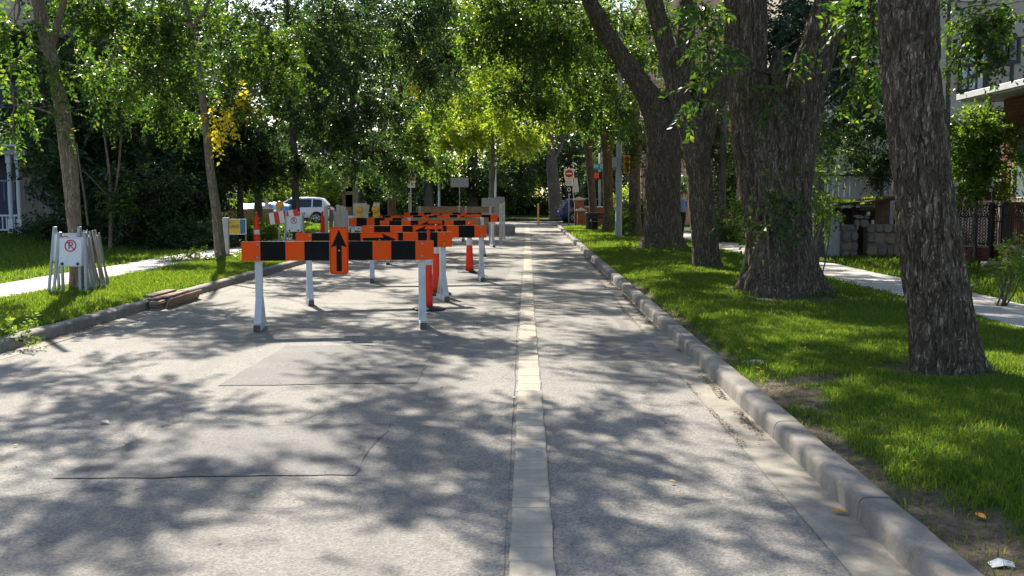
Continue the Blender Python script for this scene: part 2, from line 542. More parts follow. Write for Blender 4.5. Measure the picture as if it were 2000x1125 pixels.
plain('plank_white', (.55, .58, .62), .65, .08, 5, bump=.15, dirt=((.36, .37, .38), .5))
plain('corrugated', (.42, .43, .43), .6, .15, 4, bump=.15, dirt=((.25, .22, .18), .5))
plain('mortar', (.22, .20, .18), .95, .2, 8, bump=.5)
plain('brick_red', (.20, .055, .045), .88, .35, 12, bump=.5, bs=50, dirt=((.12, .05, .045), .6))
plain('brick_house', (.26, .095, .06), .88, .3, 8, bump=.4, bs=50)
plain('stone_grey', (.22, .205, .19), .92, .35, 5, bump=.7, bs=14, dirt=((.12, .10, .085), .7))
plain('stone_tan', (.30, .245, .185), .92, .35, 5, bump=.7, bs=14, dirt=((.16, .12, .09), .7))
plain('stone_cap', (.46, .42, .36), .85, .15, 5, bump=.3)
plain('moss', (.10, .16, .025), .95, .4, 12, bump=.8, bs=40)
plain('car_blue', (.018, .045, .16), .22, .08, 3, bump=.0, spec=.6)
plain('car_white', (.72, .73, .76), .25, .03, 3, bump=.0, spec=.6)
plain('car_grey', (.20, .21, .22), .25, .05, 3, bump=.0, spec=.6)
plain('window_dark', (.010, .014, .022), .06, .2, 2, bump=.0, spec=.8)
plain('tyre', (.018, .018, .018), .85, .2, 10, bump=.2)
plain('rim', (.55, .56, .58), .3, .08, 8, metal=.8, bump=.0)
plain('lamp_red', (.45, .015, .015), .15, .1, 6, bump=.0, spec=.7)
plain('lamp_clear', (.7, .72, .74), .12, .05, 6, bump=.0, spec=.7)
plain('plastic_dark', (.03, .03, .032), .6, .2, 6, bump=.1)
plain('signal_red_lit', (.8, .10, .03), .3, .1, 6, bump=0)
plain('tarp_blue', (.10, .32, .62), .45, .2, 3, bump=.3, bs=8)
plain('skin', (.52, .33, .24), .55, .06, 6, bump=.03)
plain('hair_brown', (.10, .065, .04), .6, .3, 30, bump=.3)
plain('shirt_blue', (.16, .27, .55), .85, .1, 8, bump=.15)
plain('trouser_black', (.015, .015, .018), .85, .25, 8, bump=.15)
plain('shoe_white', (.7, .68, .66), .6, .1, 8, bump=.05)
plain('litter_paper', (.72, .74, .72), .6, .1, 10, bump=.1, dirt=((.25, .45, .35), .8))
plain('leaf_litter_brown', (.12, .08, .05), .9, .4, 14, bump=.2)
plain('leaf_fallen_orange', (.80, .30, .02), .55, .15, 14, bump=.1)
plain('door_white', (.62, .64, .66), .5, .05, 4, bump=.04)
plain('glass_pale', (.24, .30, .36), .08, .15, 2, bump=.0, spec=.8)
plain('earth', (.085, .075, .05), .95, .3, .8, bump=.5, bs=12)
M = MATS

# ------------------------------------------------------------------ the setting
XL, XR = -5.68, 1.70            # kerb faces
Y_END = 61.0                    # where the street meets the cross street
def grid(name, xs, ys, zf, mat, parent=None, smooth=True, attr=None):
    nx, ny = len(xs), len(ys)
    X, Yy = np.meshgrid(np.array(xs, float), np.array(ys, float))
    Z = zf(X, Yy) if callable(zf) else np.full_like(X, zf)
    co = np.stack([X, Yy, Z], -1).reshape(-1, 3)
    i = np.arange((ny - 1) * (nx - 1)); r = i // (nx - 1); c = i % (nx - 1)
    a = r * nx + c
    q = np.stack([a, a + 1, a + nx + 1, a + nx], 1)
    me = mesh_np(name, co, q, smooth)
    if attr:
        at = me.attributes.new(attr[0], 'FLOAT', 'POINT')
        at.data.foreach_set('value', attr[1](X, Yy).reshape(-1).astype(np.float32))
    return link(name, me, mat, parent)
def mesh_np(name, co, faces, smooth=False):
    me = bpy.data.meshes.new(name)
    k = faces.shape[1]
    me.vertices.add(len(co)); me.vertices.foreach_set('co', co.astype(np.float32).reshape(-1))
    me.loops.add(faces.size); me.loops.foreach_set('vertex_index', faces.astype(np.int32).reshape(-1))
    me.polygons.add(len(faces))
    me.polygons.foreach_set('loop_start', np.arange(0, faces.size, k, dtype=np.int32))
    me.polygons.foreach_set('loop_total', np.full(len(faces), k, np.int32))
    me.polygons.foreach_set('use_smooth', np.full(len(faces), smooth))
    me.update(calc_edges=True)
    return me

tag(grid('ground', np.linspace(-400, 400, 9), np.linspace(-400, 400, 9), -0.06, M['earth']), kind='structure')
def crown_z(X, Y):
    return 0.0 + 0.008 * vnoise(X * .5, Y * .4, 0) + 0.012 * np.exp(-((X + 2) / 2.6) ** 2)
road = tag(grid('road', np.linspace(-5.45, 1.45, 40), np.linspace(-6, Y_END + 1.5, 200), crown_z, M['asphalt']), kind='structure')
tag(grid('cross_street', np.linspace(-80, 80, 60), np.linspace(Y_END + 1.5, Y_END + 14, 12), lambda X, Y: 0.002 + 0 * X, M['asphalt']), kind='structure')

# gutters of pale concrete
for nm, x0, x1 in (('gutter_right', 1.45, XR + .01), ('gutter_left', XL - .01, -5.45)):
    xs = [x0 - .01, (x0 + x1) / 2, x1]
    tag(grid(nm, xs, np.linspace(-6, Y_END, 90), lambda X, Y: 0.006 + .004 * vnoise(X * 3, Y * .9, 2), M['gutter_concrete']), kind='structure')

# kerbs, cast in lengths
def kerb_profile():
    h, w, r = .135, .185, .045
    pts = [(0, -.05), (.012, h - r)]
    for k in range(1, 5):
        a = R(180 - 90 * k / 4)
        pts.append((.012 + r + r * math.cos(a), h - r + r * math.sin(a)))
    pts += [(w - .015, h), (w, h - .012), (w, -.05)]
    return pts
def kerb(name, x, sgn, y0, y1, step):
    root = tag(empty(name, (x, y0, 0)), kind='structure')
    prof = kerb_profile()
    y = y0; n = len(prof)
    while y < y1:
        L = step - .005
        m = MB(); vs = []; ns = 8
        dx, dz, tilt = jit(.003), jit(.002), jit(.0006)
        for k in range(ns + 1):
            yy = L * k / ns
            for j, (px, pz) in enumerate(prof):
                wv = 0.004 * float(vnoise((y + yy) * 2.3, j * .8, x * 3)) + .003 * float(vnoise((y + yy) * 7, j, x))
                vs.append((sgn * (px + dx + wv), yy, pz + dz + tilt * k + (wv if 0 < j < n - 1 else 0)))
        fs = []
        for k in range(ns):
            for j in range(n - 1):
                q = (k * n + j, k * n + j + 1, (k + 1) * n + j + 1, (k + 1) * n + j)
                fs.append(q if sgn < 0 else q[::-1])
        m.add(vs, fs)
        m.add(vs[:n], [tuple(range(n))]); m.add(vs[-n:], [tuple(range(n))[::-1]])
        o = m.build('kerb_block', M['kerb_concrete'], root)
        for p in o.data.polygons: p.use_smooth = len(p.vertices) == 4
        o.location = (0, y - y0, 0)
        y += step
    return root
kerb('kerb_right', XR, 1, -2.0, Y_END - 3, 1.8)
kerb('kerb_left', XL, -1, -1.2, Y_END - 3, 1.8)

# strip of tan pavers along the middle of the road
y = 3.2; protos = []
for k in range(6):
    m = MB(); L = .168 + .014 * k
    m.box((0, 0, -.02), (.205, L - .0025, .06), None, .002)
    me = m.build('paver', M['paver_tan_0'], road); protos.append((me, L))
    me.hide_render = False
first = [True] * 6
while y < 24:
    k = random.randrange(6)
    pr, L = protos[k]
    o = pr if first[k] else pr.copy()
    if not first[k]: COL.objects.link(o)
    first[k] = False
    o.location = (.012 + jit(.004) + .012 * math.sin(y * .3), y + L / 2, .004 + jit(.0012) + float(crown_z(np.array(0.0), np.array(y))))
    o.rotation_euler = (jit(.004), jit(.006), jit(.010))
    y += L
grid('paver_strip', [-.092, .012, .116], np.linspace(24, Y_END, 60), lambda X, Y: crown_z(X, Y) + .008, M['paver_tan_0'], road)
# dark tar joint beside the pavers
for x0 in (-.116,):
    m = MB(); pts = []
    ys = np.linspace(3, 24, 240)
    vs = []; fs = []
    for k, yy in enumerate(ys):
        w = .001 + .007 * max(0.0, .3 + 1.0 * float(vnoise(yy * 1.3, 4, 1))) * abs(float(vnoise(yy * 9, x0 * 40, 1)))
        xo = x0 + .012 * math.sin(yy * .3) + .006 * float(vnoise(yy * 4, 2, x0 * 9)); zz = float(crown_z(np.array(x0), np.array(yy))) + .004
        vs += [(xo - w, yy, zz), (xo + w, yy, zz)]
        if k: fs.append((2 * k - 2, 2 * k - 1, 2 * k + 1, 2 * k))
    m.add(vs, fs).build('tar_joint', M['seam_tar'], road)

# darker asphalt patches laid into the road, with ragged sealed edges
def patch(corners, mat, z, grow=0.0, name='asphalt_patch'):
    c = [Vector(p) for p in corners]; ctr = sum(c, Vector()) / len(c)
    out = []
    for i in range(len(c)):
        a, b = c[i], c[(i + 1) % len(c)]
        n = max(4, int((b - a).length / .12))
        for k in range(n):
            p = a.lerp(b, k / n)
            d = (p - ctr).normalized()
            p = p + d * (grow + .022 * float(vnoise(p.x * 5, p.y * 5, 3)) + .015 * float(vnoise(p.x * 14, p.y * 14, 5)))
            out.append(p)
    m = MB()
    vs = [(p.x, p.y, float(crown_z(np.array(p.x), np.array(p.y))) + z) for p in out]
    cz = float(crown_z(np.array(ctr.x), np.array(ctr.y))) + z
    rings = 5; N = len(vs); allv = []
    for r in range(rings):
        t = 1 - r / rings
        for p in vs:
            x = ctr.x + (p[0] - ctr.x) * t; yv = ctr.y + (p[1] - ctr.y) * t
            allv.append((x, yv, float(crown_z(np.array(x), np.array(yv))) + z))
    allv.append((ctr.x, ctr.y, cz))
    fs = []
    for r in range(rings - 1):
        for k in range(N):
            k2 = (k + 1) % N
            fs.append((r * N + k, r * N + k2, (r + 1) * N + k2, (r + 1) * N + k))
    for k in range(N):
        fs.append(((rings - 1) * N + k, (rings - 1) * N + (k + 1) % N, rings * N))
    m.add(allv, fs, True)
    return m.build(name, M[mat], road)
for quad in (((425, 757), (815, 751), (852, 676), (560, 679)), ((100, 938), (690, 931), (768, 830), (325, 834)), ((820, 548), (985, 548), (1000, 520), (850, 520))):
    cs = [G(*q) for q in quad]
    patch(cs, 'asphalt_patch_dark', .005, 0.0)

# lawns
DIRT = [(2.10, 8.2, .24, .75), (1.95, 13.6, .12, 1.6), (2.08, 4.6, .28, .8), (1.98, 11.0, .08, 1.5), (2.45, 8.7, .25, .22), (1.97, 6.3, .09, 1.1), (1.96, 17.5, .12, 2.5),
        (4.1, 15.6, 1.0, .5), (3.75, 9.15, .52, .42), (3.4, 14.9, .4, .3)]
def dirt_f(X, Y):
    d = np.zeros_like(X, dtype=float)
    wob = .45 * fbm(X * 2.2, Y * 2.2, 4.0) + .35 * fbm(X * 7, Y * 7, 9.0)
    for cx, cy, rx, ry in DIRT:
        r = np.sqrt(((X - cx) / rx) ** 2 + ((Y - cy) / ry) ** 2) + wob
        d = np.maximum(d, np.clip((1.25 - r) / .5, 0, 1))
    return d
def lawn_z(X, Y):
    edge = np.clip((X - 1.88) / .8, 0, 1)
    return LAWN - .035 + .05 * edge + .025 * fbm(X * .9, Y * .9, 1.5) - .03 * dirt_f(X, Y)
tag(grid('lawn_right', np.concatenate([np.arange(1.86, 5.81, .06)]), np.arange(1, Y_END - 2, .09), lawn_z, M['lawn_soil'], attr=('dirt', dirt_f)), kind='structure')
def lawn_far(X, Y):
    return LAWN + .03 * fbm(X * .5, Y * .5, 5) + .12 * np.clip((X - 8.5) / 5, 0, 1)
tag(grid('lawn_beyond_right_sidewalk', np.arange(7.16, 30, .3), np.arange(1, 60, .4), lawn_far, M['lawn_soil'], attr=('dirt', lambda X, Y: np.clip((X - 10.5) / 3, 0, .8))), kind='structure')
def lawn_zl(X, Y):
    return LAWN - .01 + .02 * fbm(X * .9, Y * .9, 7) + .03 * np.clip((-5.9 - X), 0, 1)
def dirt_l(X, Y):
    w = .5 * fbm(X * 2, Y * 2, 3)
    d = np.clip((1.2 - np.sqrt(((X + 6.6) / .5) ** 2 + ((Y - 15) / 1.2) ** 2) - w) / .6, 0, 1) * .6
    return np.maximum(d, np.clip((.30 - (-5.86 - X) + .15 * w) / .1, 0, 1) * .2)
tag(grid('lawn_left', np.arange(-7.9, -5.84, .08), np.arange(1, 58, .12), lawn_zl, M['lawn_soil'], attr=('dirt', dirt_l)), kind='structure')
def lawn_fl(X, Y):
    return LAWN + .03 * fbm(X * .5, Y * .5, 5) + .35 * np.clip((-X - 11.5) / 5, 0, 1)
tag(grid('lawn_beyond_left_sidewalk', np.arange(-40, -9.34, .4), np.arange(1, 60, .4), lawn_fl, M['lawn_soil'], attr=('dirt', lambda X, Y: np.clip((-X - 17) / 3, 0, .9))), kind='structure')
tag(grid('far_lawn', np.linspace(-80, 80, 81), np.linspace(Y_END + 14, 150, 40), lambda X, Y: .12 + .05 * vnoise(X * .2, Y * .2, 1), M['lawn_soil'], attr=('dirt', lambda X, Y: 0 * X)), kind='structure')

# sidewalks of cast slabs
def sidewalk(name, x0, x1, y0, y1, step, z):
    root = tag(empty(name, (x0, y0, z)), kind='structure')
    m = MB(); W = x1 - x0
    m.box((W / 2, step / 2, -.03), (W, step - .012, .1), None, .01)
    pr = m.build('sidewalk_slab', M['sidewalk_concrete'], root)
    y = y0; i = 0
    while y < y1:
        o = pr if i == 0 else pr.copy()
        if i: COL.objects.link(o)
        o.location = (jit(.006), y - y0, jit(.006)); o.rotation_euler = (jit(.003), jit(.003), 0)
        y += step; i += 1
    return root
sidewalk('sidewalk_right', 5.80, 7.15, 2, 59, 1.5, LAWN)
sidewalk('sidewalk_left', -9.35, -7.90, 4, 59, 1.5, LAWN + .01)

# ------------------------------------------------------------------ grass blades
def grass(name, label, n, sampler, zf, hlo, hhi, w, keep=None, mat='grass_blade'):
    X, Y = sampler(n)
    if keep is not None:
        k = rng.random(len(X)) < keep(X, Y)
        X, Y = X[k], Y[k]
    n = len(X)
    Z = zf(X, Y) - .008
    h = rng.uniform(hlo, hhi, n) * (1 + .45 * fbm(X * 1.7, Y * 1.7, 2.0))
    a = rng.uniform(0, 2 * np.pi, n); lean = rng.uniform(.1, .8, n) * h
    la = rng.uniform(0, 2 * np.pi, n)
    ww = w * rng.uniform(.6, 1.3, n)
    dx, dy = np.cos(a) * ww, np.sin(a) * ww
    p0 = np.stack([X - dx, Y - dy, Z], 1); p1 = np.stack([X + dx, Y + dy, Z], 1)
    mx, my = X + np.cos(la) * lean * .35, Y + np.sin(la) * lean * .35
    p2 = np.stack([mx + dx * .8, my + dy * .8, Z + h * .6], 1); p3 = np.stack([mx - dx * .8, my - dy * .8, Z + h * .6], 1)
    p4 = np.stack([X + np.cos(la) * lean, Y + np.sin(la) * lean, Z + h], 1)
    co = np.stack([p0, p1, p2, p3, p4], 1).reshape(-1, 3)
    b = np.arange(n)[:, None] * 5
    tri = np.concatenate([b + np.array([[0, 1, 2]]), b + np.array([[0, 2, 3]]), b + np.array([[3, 2, 4]])], 0)
    return tag(link(name, mesh_np(name, co, tri), M[mat]), label, 'grass', kind='stuff')
def band(x0, x1, y0, y1, pw=1.0):
    def f(n):
        X = rng.uniform(x0, x1, n)
        u = rng.random(n)
        Y = y0 + (y1 - y0) * u ** pw
        return X, Y
    return f
gk = lambda X, Y: 1 - .93 * dirt_f(X, Y)
grass('grass', 'green grass of the boulevard under the big trees in front', 210000, band(1.90, 5.8, 3.2, 13, 1.35), lawn_z, .022, .068, .0036, gk)
grass('grass', 'green grass of the boulevard around the double trunk and beyond', 80000, band(1.90, 5.8, 13, 34, 1.3), lawn_z, .035, .085, .007, gk)
grass('grass', 'green grass of the corner lawn by the black waste bin', 15000, band(1.95, 5.8, 34, 56), lawn_z, .05, .11, .016)
grass('grass', 'green grass between the right sidewalk and the ruined stone hut', 45000, band(7.16, 14, 9, 40, 1.2), lawn_far, .06, .13, .010, lambda X, Y: np.clip((13 - X) / 3, 0, 1))
grass('grass', 'sunlit grass strip between the left kerb and the sidewalk', 80000, band(-7.9, -5.87, 9, 32, 1.3), lawn_zl, .04, .09, .0075, lambda X, Y: 1 - .8 * dirt_l(X, Y))
grass('grass', 'far end of the grass strip along the left kerb', 16000, band(-7.9, -5.87, 32, 57), lawn_zl, .05, .1, .014)
grass('grass', 'lawn in front of the house with the white porch', 60000, band(-18.5, -9.36, 14, 38), lawn_fl, .05, .11, .011, lambda X, Y: np.clip((X + 18.5) / 2, 0, 1))
grass('grass', 'lit grass by the tan timber walls and the white car', 22000, band(-22, -9.36, 38, 59), lawn_fl, .06, .13, .02)

# ------------------------------------------------------------------ trees
def leaves_mesh(name, pos, ax, nr, L, W):
    """one folded leaf per entry: base, left, tip, right"""
    sd_ = np.cross(ax, nr); sd_ /= np.linalg.norm(sd_, axis=1)[:, None] + 1e-9
    nr = np.cross(sd_, ax)
    L = L[:, None]; W = W[:, None]
    b = pos
    m1 = pos + ax * L * .42 + sd_ * W * .5 + nr * W * .10
    m2 = pos + ax * L * .42 - sd_ * W * .5 + nr * W * .10
    tip = pos + ax * L - nr * L * .08
    co = np.stack([b, m1, tip, m2], 1).reshape(-1, 3)
    k = np.arange(len(pos))[:, None] * 4
    tri = np.concatenate([k + np.array([[0, 1, 2]]), k + np.array([[0, 2, 3]])], 0)
    return mesh_np(name, co, tri)
def sprays(clumps, leaf, per=14, droop=.35, gap=.55, seed=0, shell=.4):
    """leafy sprays: twigs scattered through ellipsoids, leaves set along each twig"""
    rg = np.random.default_rng(seed + 100)
    Pp = []; A = []; N = []; L = []
    for cl in clumps:
        cx, cy, cz, rx, ry, rz, n = cl[:7]
        n = int(n)
        # clustering inside the clump leaves gaps between lobes
        nl = max(3, int(n / 38))
        lob = rg.normal(size=(nl, 3)); lob /= np.linalg.norm(lob, axis=1)[:, None]
        lob *= (rg.random(nl) ** shell)[:, None]
        li = rg.integers(0, nl, n)
        u = lob[li] + rg.normal(size=(n, 3)) * gap * .42
        q = np.linalg.norm(u, axis=1); u[q > 1.1] *= (1.1 / q[q > 1.1])[:, None]
        o = np.array([cx, cy, cz]) + u * np.array([rx, ry, rz])
        d = u * .8 + rg.normal(size=(n, 3)) * .7; d[:, 2] -= droop
        d /= np.linalg.norm(d, axis=1)[:, None]
        up = np.array([[0, 0, 1.0]]) + rg.normal(size=(n, 3)) * .45
        s = np.cross(d, up); s /= np.linalg.norm(s, axis=1)[:, None] + 1e-9
        up = np.cross(s, d)
        tl = leaf * rg.uniform(3.0, 6.0, n)
        for k in range(per):
            t = (k + .5) / per
            sg = 1 if k % 2 else -1
            p = o + d * (tl * t)[:, None]
            p[:, 2] -= droop * .5 * tl * t * t
            a = d * .55 + s * sg * .8 + rg.normal(size=(n, 3)) * .28; a[:, 2] -= .25
            a /= np.linalg.norm(a, axis=1)[:, None]
            nn = up + rg.normal(size=(n, 3)) * .5
            Pp.append(p); A.append(a); N.append(nn); L.append(leaf * rg.uniform(.65, 1.2, n))
    return np.concatenate(Pp), np.concatenate(A), np.concatenate(N), np.concatenate(L)
def crown_obj(name, clumps, leaf, mat, parent, seed=0, per=14, droop=.35, wr=.58, gap=.55, shell=.4):
    p, a, n, L = sprays(clumps, leaf, per, droop, gap, seed, shell)
    org = np.array(parent.location)
    return link(name, leaves_mesh(name, p - org, a, n, L, L * wr), M[mat], parent)

def trunk_mesh(path, nseg, nang, furrow=0.0, flare=0.0, seed=0, lobes=5, fsc=1.0):
    """tapered trunk; path = [(Vector, radius)]; furrow = depth of real bark ridges"""
    pts = np.array([list(p) for p, r in path]); rad = np.array([r for p, r in path])
    d = np.concatenate([[0], np.cumsum(np.linalg.norm(np.diff(pts, axis=0), axis=1))])
    s = np.linspace(0, d[-1], nseg)
    # smooth resampling
    C = np.stack([np.interp(s, d, pts[:, k]) for k in range(3)], 1)
    rr = np.interp(s, d, rad)
    if nseg > 6:
        ker = max(1, nseg // (3 * len(path)))
        w = np.ones(2 * ker + 1) / (2 * ker + 1)
        for k in range(3):
            e = np.concatenate([C[0, k] + (C[0, k] - C[1:ker + 1, k][::-1]), C[:, k], C[-1, k] + (C[-1, k] - C[-ker - 1:-1, k][::-1])])
            C[:, k] = np.convolve(e, w, 'valid')
        e = np.concatenate([np.full(ker, rr[0]), rr, np.full(ker, rr[-1])]); rr2 = np.convolve(e, w, 'valid')
        rr = rr2
    T = np.gradient(C, axis=0); T /= np.linalg.norm(T, axis=1)[:, None]
    ref = np.array([1.0, 0, 0])
    X = ref[None, :] - T * (T @ ref)[:, None]; X /= np.linalg.norm(X, axis=1)[:, None]
    Y = np.cross(T, X)
    th = np.linspace(0, 2 * np.pi, nang, endpoint=False)
    ct, st = np.cos(th), np.sin(th)
    Rm = np.repeat(rr[:, None], nang, 1)
    h = s[:, None]
    if flare:
        lob = 0
        rs = np.random.default_rng(seed)
        for k in range(2, lobes + 3):
            lob = lob + rs.uniform(.1, .4) * np.cos(k * th + rs.uniform(0, 6.28))[None, :]
        Rm = Rm * (1 + flare * np.exp(-h / (rr[0] * .75)) * (1 + .9 * lob) + flare * .16 * np.exp(-h / (rr[0] * 4)) * lob)
    big = vnoise(ct[None, :] * 1.3 + seed, st[None, :] * 1.3, h * .9)
    Rm = Rm * (1 + .07 * big)
    if furrow:
        r0 = float(rr.mean())
        xa = ct[None, :] * r0; ya = st[None, :] * r0
        wob = .05 * fbm(xa * 5, ya * 5, h * 2.0 + seed, 2)
        q = fbm((xa + wob) * 15 * fsc + seed * 3, (ya + wob) * 15 * fsc, h * 2.6 * fsc + seed, 2)
        q2 = fbm((xa + wob) * 34 * fsc, (ya - wob) * 34 * fsc, h * 7 * fsc + seed, 2)
        rid = np.clip(np.abs(q) * 4.0, 0, 1) ** .7
        Rm = Rm + furrow * (rid - .6) + furrow * .35 * q2
    V = C[:, None, :] + X[:, None, :] * (Rm * ct[None, :])[:, :, None] + Y[:, None, :] * (Rm * st[None, :])[:, :, None]
    i = np.arange((nseg - 1) * nang); r_ = i // nang; c_ = i % nang; c2 = (c_ + 1) % nang
    q = np.stack([r_ * nang + c_, r_ * nang + c2, (r_ + 1) * nang + c2, (r_ + 1) * nang + c_], 1)
    return V.reshape(-1, 3), q
def wood(name, parts, mat, parent):
    vs = []; fs = []; n = 0
    org = np.array(parent.location)
    for v, f in parts:
        vs.append(v - org); fs.append(f + n); n += len(v)
    return link(name, mesh_np(name, np.concatenate(vs), np.concatenate(fs), True), M[mat], parent)
def pxpath(Y, pts, dy=0.0):
    """trunk axis from measured image points (x, y, width)"""
    out = []
    for i, (x, y, w) in enumerate(pts):
        Yk = Y + dy * i / max(1, len(pts) - 1)
        out.append((P(x, y, Yk), .88 * w / 2 / ppm(Yk)))
    return out
def limb_to(a, ra, b, rb, sag=.0, seed=0, n=7):
    rs = random.Random(seed)
    a = Vector(a); b = Vector(b); L = (b - a).length
    out = []
    for k in range(n):
        t = k / (n - 1)
        p = a.lerp(b, t)
        p += Vector((rs.uniform(-1, 1), rs.uniform(-1, 1), rs.uniform(-.5, .5))) * L * .06 * math.sin(t * math.pi)
        p.z += sag * L * math.sin(t * math.pi)
        out.append((p, ra * (1 - t) + rb * t))
    return out
TSEED = [0]
def tree(name, label, stems, clumps, leaf=.12, mat='leaf_elm', barkm='bark_elm', group=None, nseg=50, nang=20, furrow=0.0, flare=.35, extra=None, limbs=True, per=14, droop=.35, fsc=1.0, twig_r=.018, gap=.55, shell=.4):
    TSEED[0] += 1; sd0 = TSEED[0]
    base = stems[0][0][0]
    root = empty(name, base, 0, label, 'tree', group)
    parts = []
    for i, s_ in enumerate(stems):
        ln = sum((s_[k + 1][0] - s_[k][0]).length for k in range(len(s_) - 1))
        main = i == 0 or (s_[0][0] - base).length < .8
        parts.append(trunk_mesh(s_, nseg if main else max(14, nseg // 2), nang if main else max(8, nang // 2), furrow if main else furrow * .7, flare if main else 0, sd0 * 7 + i, fsc=fsc))
    tips = []
    for s_ in stems:
        tips.append(s_[-1])
        if len(s_) > 3: tips.append(s_[-2])
    if limbs:
        order = sorted(range(len(clumps)), key=lambda q: min((t[0] - Vector(clumps[q][:3])).length for t in tips))
        nodes = list(tips)
        for j in order:
            cl = clumps[j]
            c = Vector(cl[:3])
            p, r = min(nodes, key=lambda t: (t[0] - c).length + (.6 if t[0].z > c.z + .5 else 0))
            r = max(r, .03)
            r = min(r * .4, .009 + .006 * (p - c).length)
            lp = limb_to(p, r, c, twig_r, .06, sd0 * 31 + j)
            parts.append(trunk_mesh(lp, 14, 7, 0, 0, j))
            nodes += [lp[3], lp[4], lp[5], lp[6]]
            for q in range(3):
                rs = random.Random(sd0 * 97 + j * 5 + q)
                e = c + Vector((rs.uniform(-1, 1) * cl[3], rs.uniform(-1, 1) * cl[4], rs.uniform(-.7, .9) * cl[5])) * .75
                st = lp[3 + q % 3]
                parts.append(trunk_mesh(limb_to(st[0], st[1] * .5, e, twig_r * .4, .05, q + j), 8, 5, 0, 0, j))
    wood('trunk', parts, barkm, root)
    crown_obj('crown', clumps, leaf, mat, root, sd0, per, droop, gap=gap, shell=shell)
    for (m2, cl2, lf2) in (extra or []):
        for j2, c2 in enumerate(cl2): crown_obj('leaf_cluster', [c2], lf2, m2, root, sd0 + 50 + j2, 10, .7)['kind'] = 'stuff'
    return root
def C(px, py, Y, rx, ry, rz, n):
    p = P(px, py, Y)
    return (p.x, p.y, p.z, rx, ry, rz, n)
def foot(pts, Y):
    """let the first point of a trunk sink a little into the lawn"""
    s = pxpath(Y, pts)
    p = s[0][0].copy(); p.z = LAWN - .04
    s[0] = (p, s[0][1])
    return s

def shade_canopy(cx, cy, rad, z0, z1, k, n, seed, r0=.6, r1=1.1):
    k = int(k * 1.6)  # added boughs above the view, more and smaller for finer dapples below
    """the overhead part of a street tree's crown: k boughs spread round the top"""
    rs = random.Random(seed); out = []
    for i in range(k):
        a = i * 2.39996 + rs.uniform(-.3, .3); d = rad * math.sqrt((i + .5) / k)
        r = rs.uniform(r0, r1)
        out.append((cx + d * math.cos(a), cy + d * math.sin(a), rs.uniform(z0, z1), r, r, r * .55, int(n * 1.5 * (r / 1.2) ** 2)))
    return out

# ---- right row, nearest first
tree('elm_tree', 'leaning single elm trunk nearest the camera on the right boulevard',
     [foot([(1851, 722, 134), (1842, 640, 132), (1826, 540, 127), (1812, 440, 122), (1798, 320, 121), (1784, 200, 121), (1776, 100, 120), (1775, 0, 118), (1772, -150, 112), (1765, -300, 104)], 9.2)
      + [(Vector((3.0, 9.6, 6.5)), .2), (Vector((2.2, 10.2, 8.2)), .12)]],
     shade_canopy(2.2, 12.5, 4.8, 7.0, 9.5, 12, 120, 1) + [C(1700, 10, 12.5, .18, .3, .3, 18), C(1702, 110, 13.0, .1, .2, .35, 10)],
     leaf=.11, barkm='bark_elm', nseg=360, nang=200, furrow=.028, flare=.24, group='big elms along the right kerb', fsc=1.35)
s2 = 16.5
tree('elm_tree', 'massive twin-stemmed elm with ivy on its broad furrowed trunk',
     [foot([(1500, 574, 116), (1502, 520, 100), (1500, 450, 90), (1488, 370, 92), (1474, 280, 92), (1464, 190, 90), (1457, 100, 86), (1455, 0, 88), (1448, -130, 76), (1436, -300, 56)], s2),
      foot([(1558, 574, 116), (1552, 520, 94), (1546, 450, 82), (1546, 370, 84), (1551, 280, 86), (1564, 200, 84), (1590, 110, 78), (1618, 30, 74), (1654, -90, 66), (1706, -260, 48)], s2 + .1),
      foot([(1528, 574, 96), (1526, 480, 86), (1522, 380, 84), (1517, 290, 74), (1513, 210, 56), (1514, 150, 34), (1520, 100, 14)], s2 + .05)],
     shade_canopy(2.6, 18.0, 5.6, 7.5, 10.0, 15, 120, 2) + [C(1382, 70, 14.5, .14, .2, .30, 15), C(1372, 5, 14.0, .2, .2, .15, 14), C(1385, 150, 14.5, .06, .1, .2, 6), C(1360, 195, 14.0, .08, .1, .05, 3),
      C(1680, 50, 17.5, .3, .4, .5, 44), C(1665, 160, 18.0, .25, .4, .4, 32), C(1640, 250, 19.0, .2, .3, .3, 18)],
     leaf=.12, barkm='bark_elm', nseg=260, nang=180, furrow=.05, flare=.30, group='big elms along the right kerb', fsc=.62)
tree('elm_tree', 'grey elm trunk forking into two limbs behind the twin-stemmed elm',
     [foot([(1381, 524, 64), (1377, 470, 57), (1370, 400, 56), (1364, 320, 54), (1352, 250, 58), (1330, 195, 46), (1312, 140, 42), (1295, 70, 40), (1276, 0, 38), (1255, -100, 34)], 22.6),
      pxpath(22.7, [(1366, 300, 46), (1385, 235, 42), (1408, 175, 36), (1425, 100, 32), (1440, 0, 28)])],
     shade_canopy(2.0, 24.5, 5.2, 8.0, 10.5, 14, 115, 3) + [
      C(1375, 30, 20.8, .25, .4, .3, 18), C(1385, 120, 21.5, .1, .3, .4, 10), C(1230, 20, 36, 1.2, .9, .8, 130), C(1180, 170, 36, .9, .9, .7, 90), C(1100, 50, 36, 1.4, .9, 1.0, 200), C(1215, 150, 37, .8, .8, .8, 90)],
     leaf=.13, barkm='bark_elm', nseg=120, nang=64, furrow=.02, flare=.18, group='big elms along the right kerb', fsc=1.0)
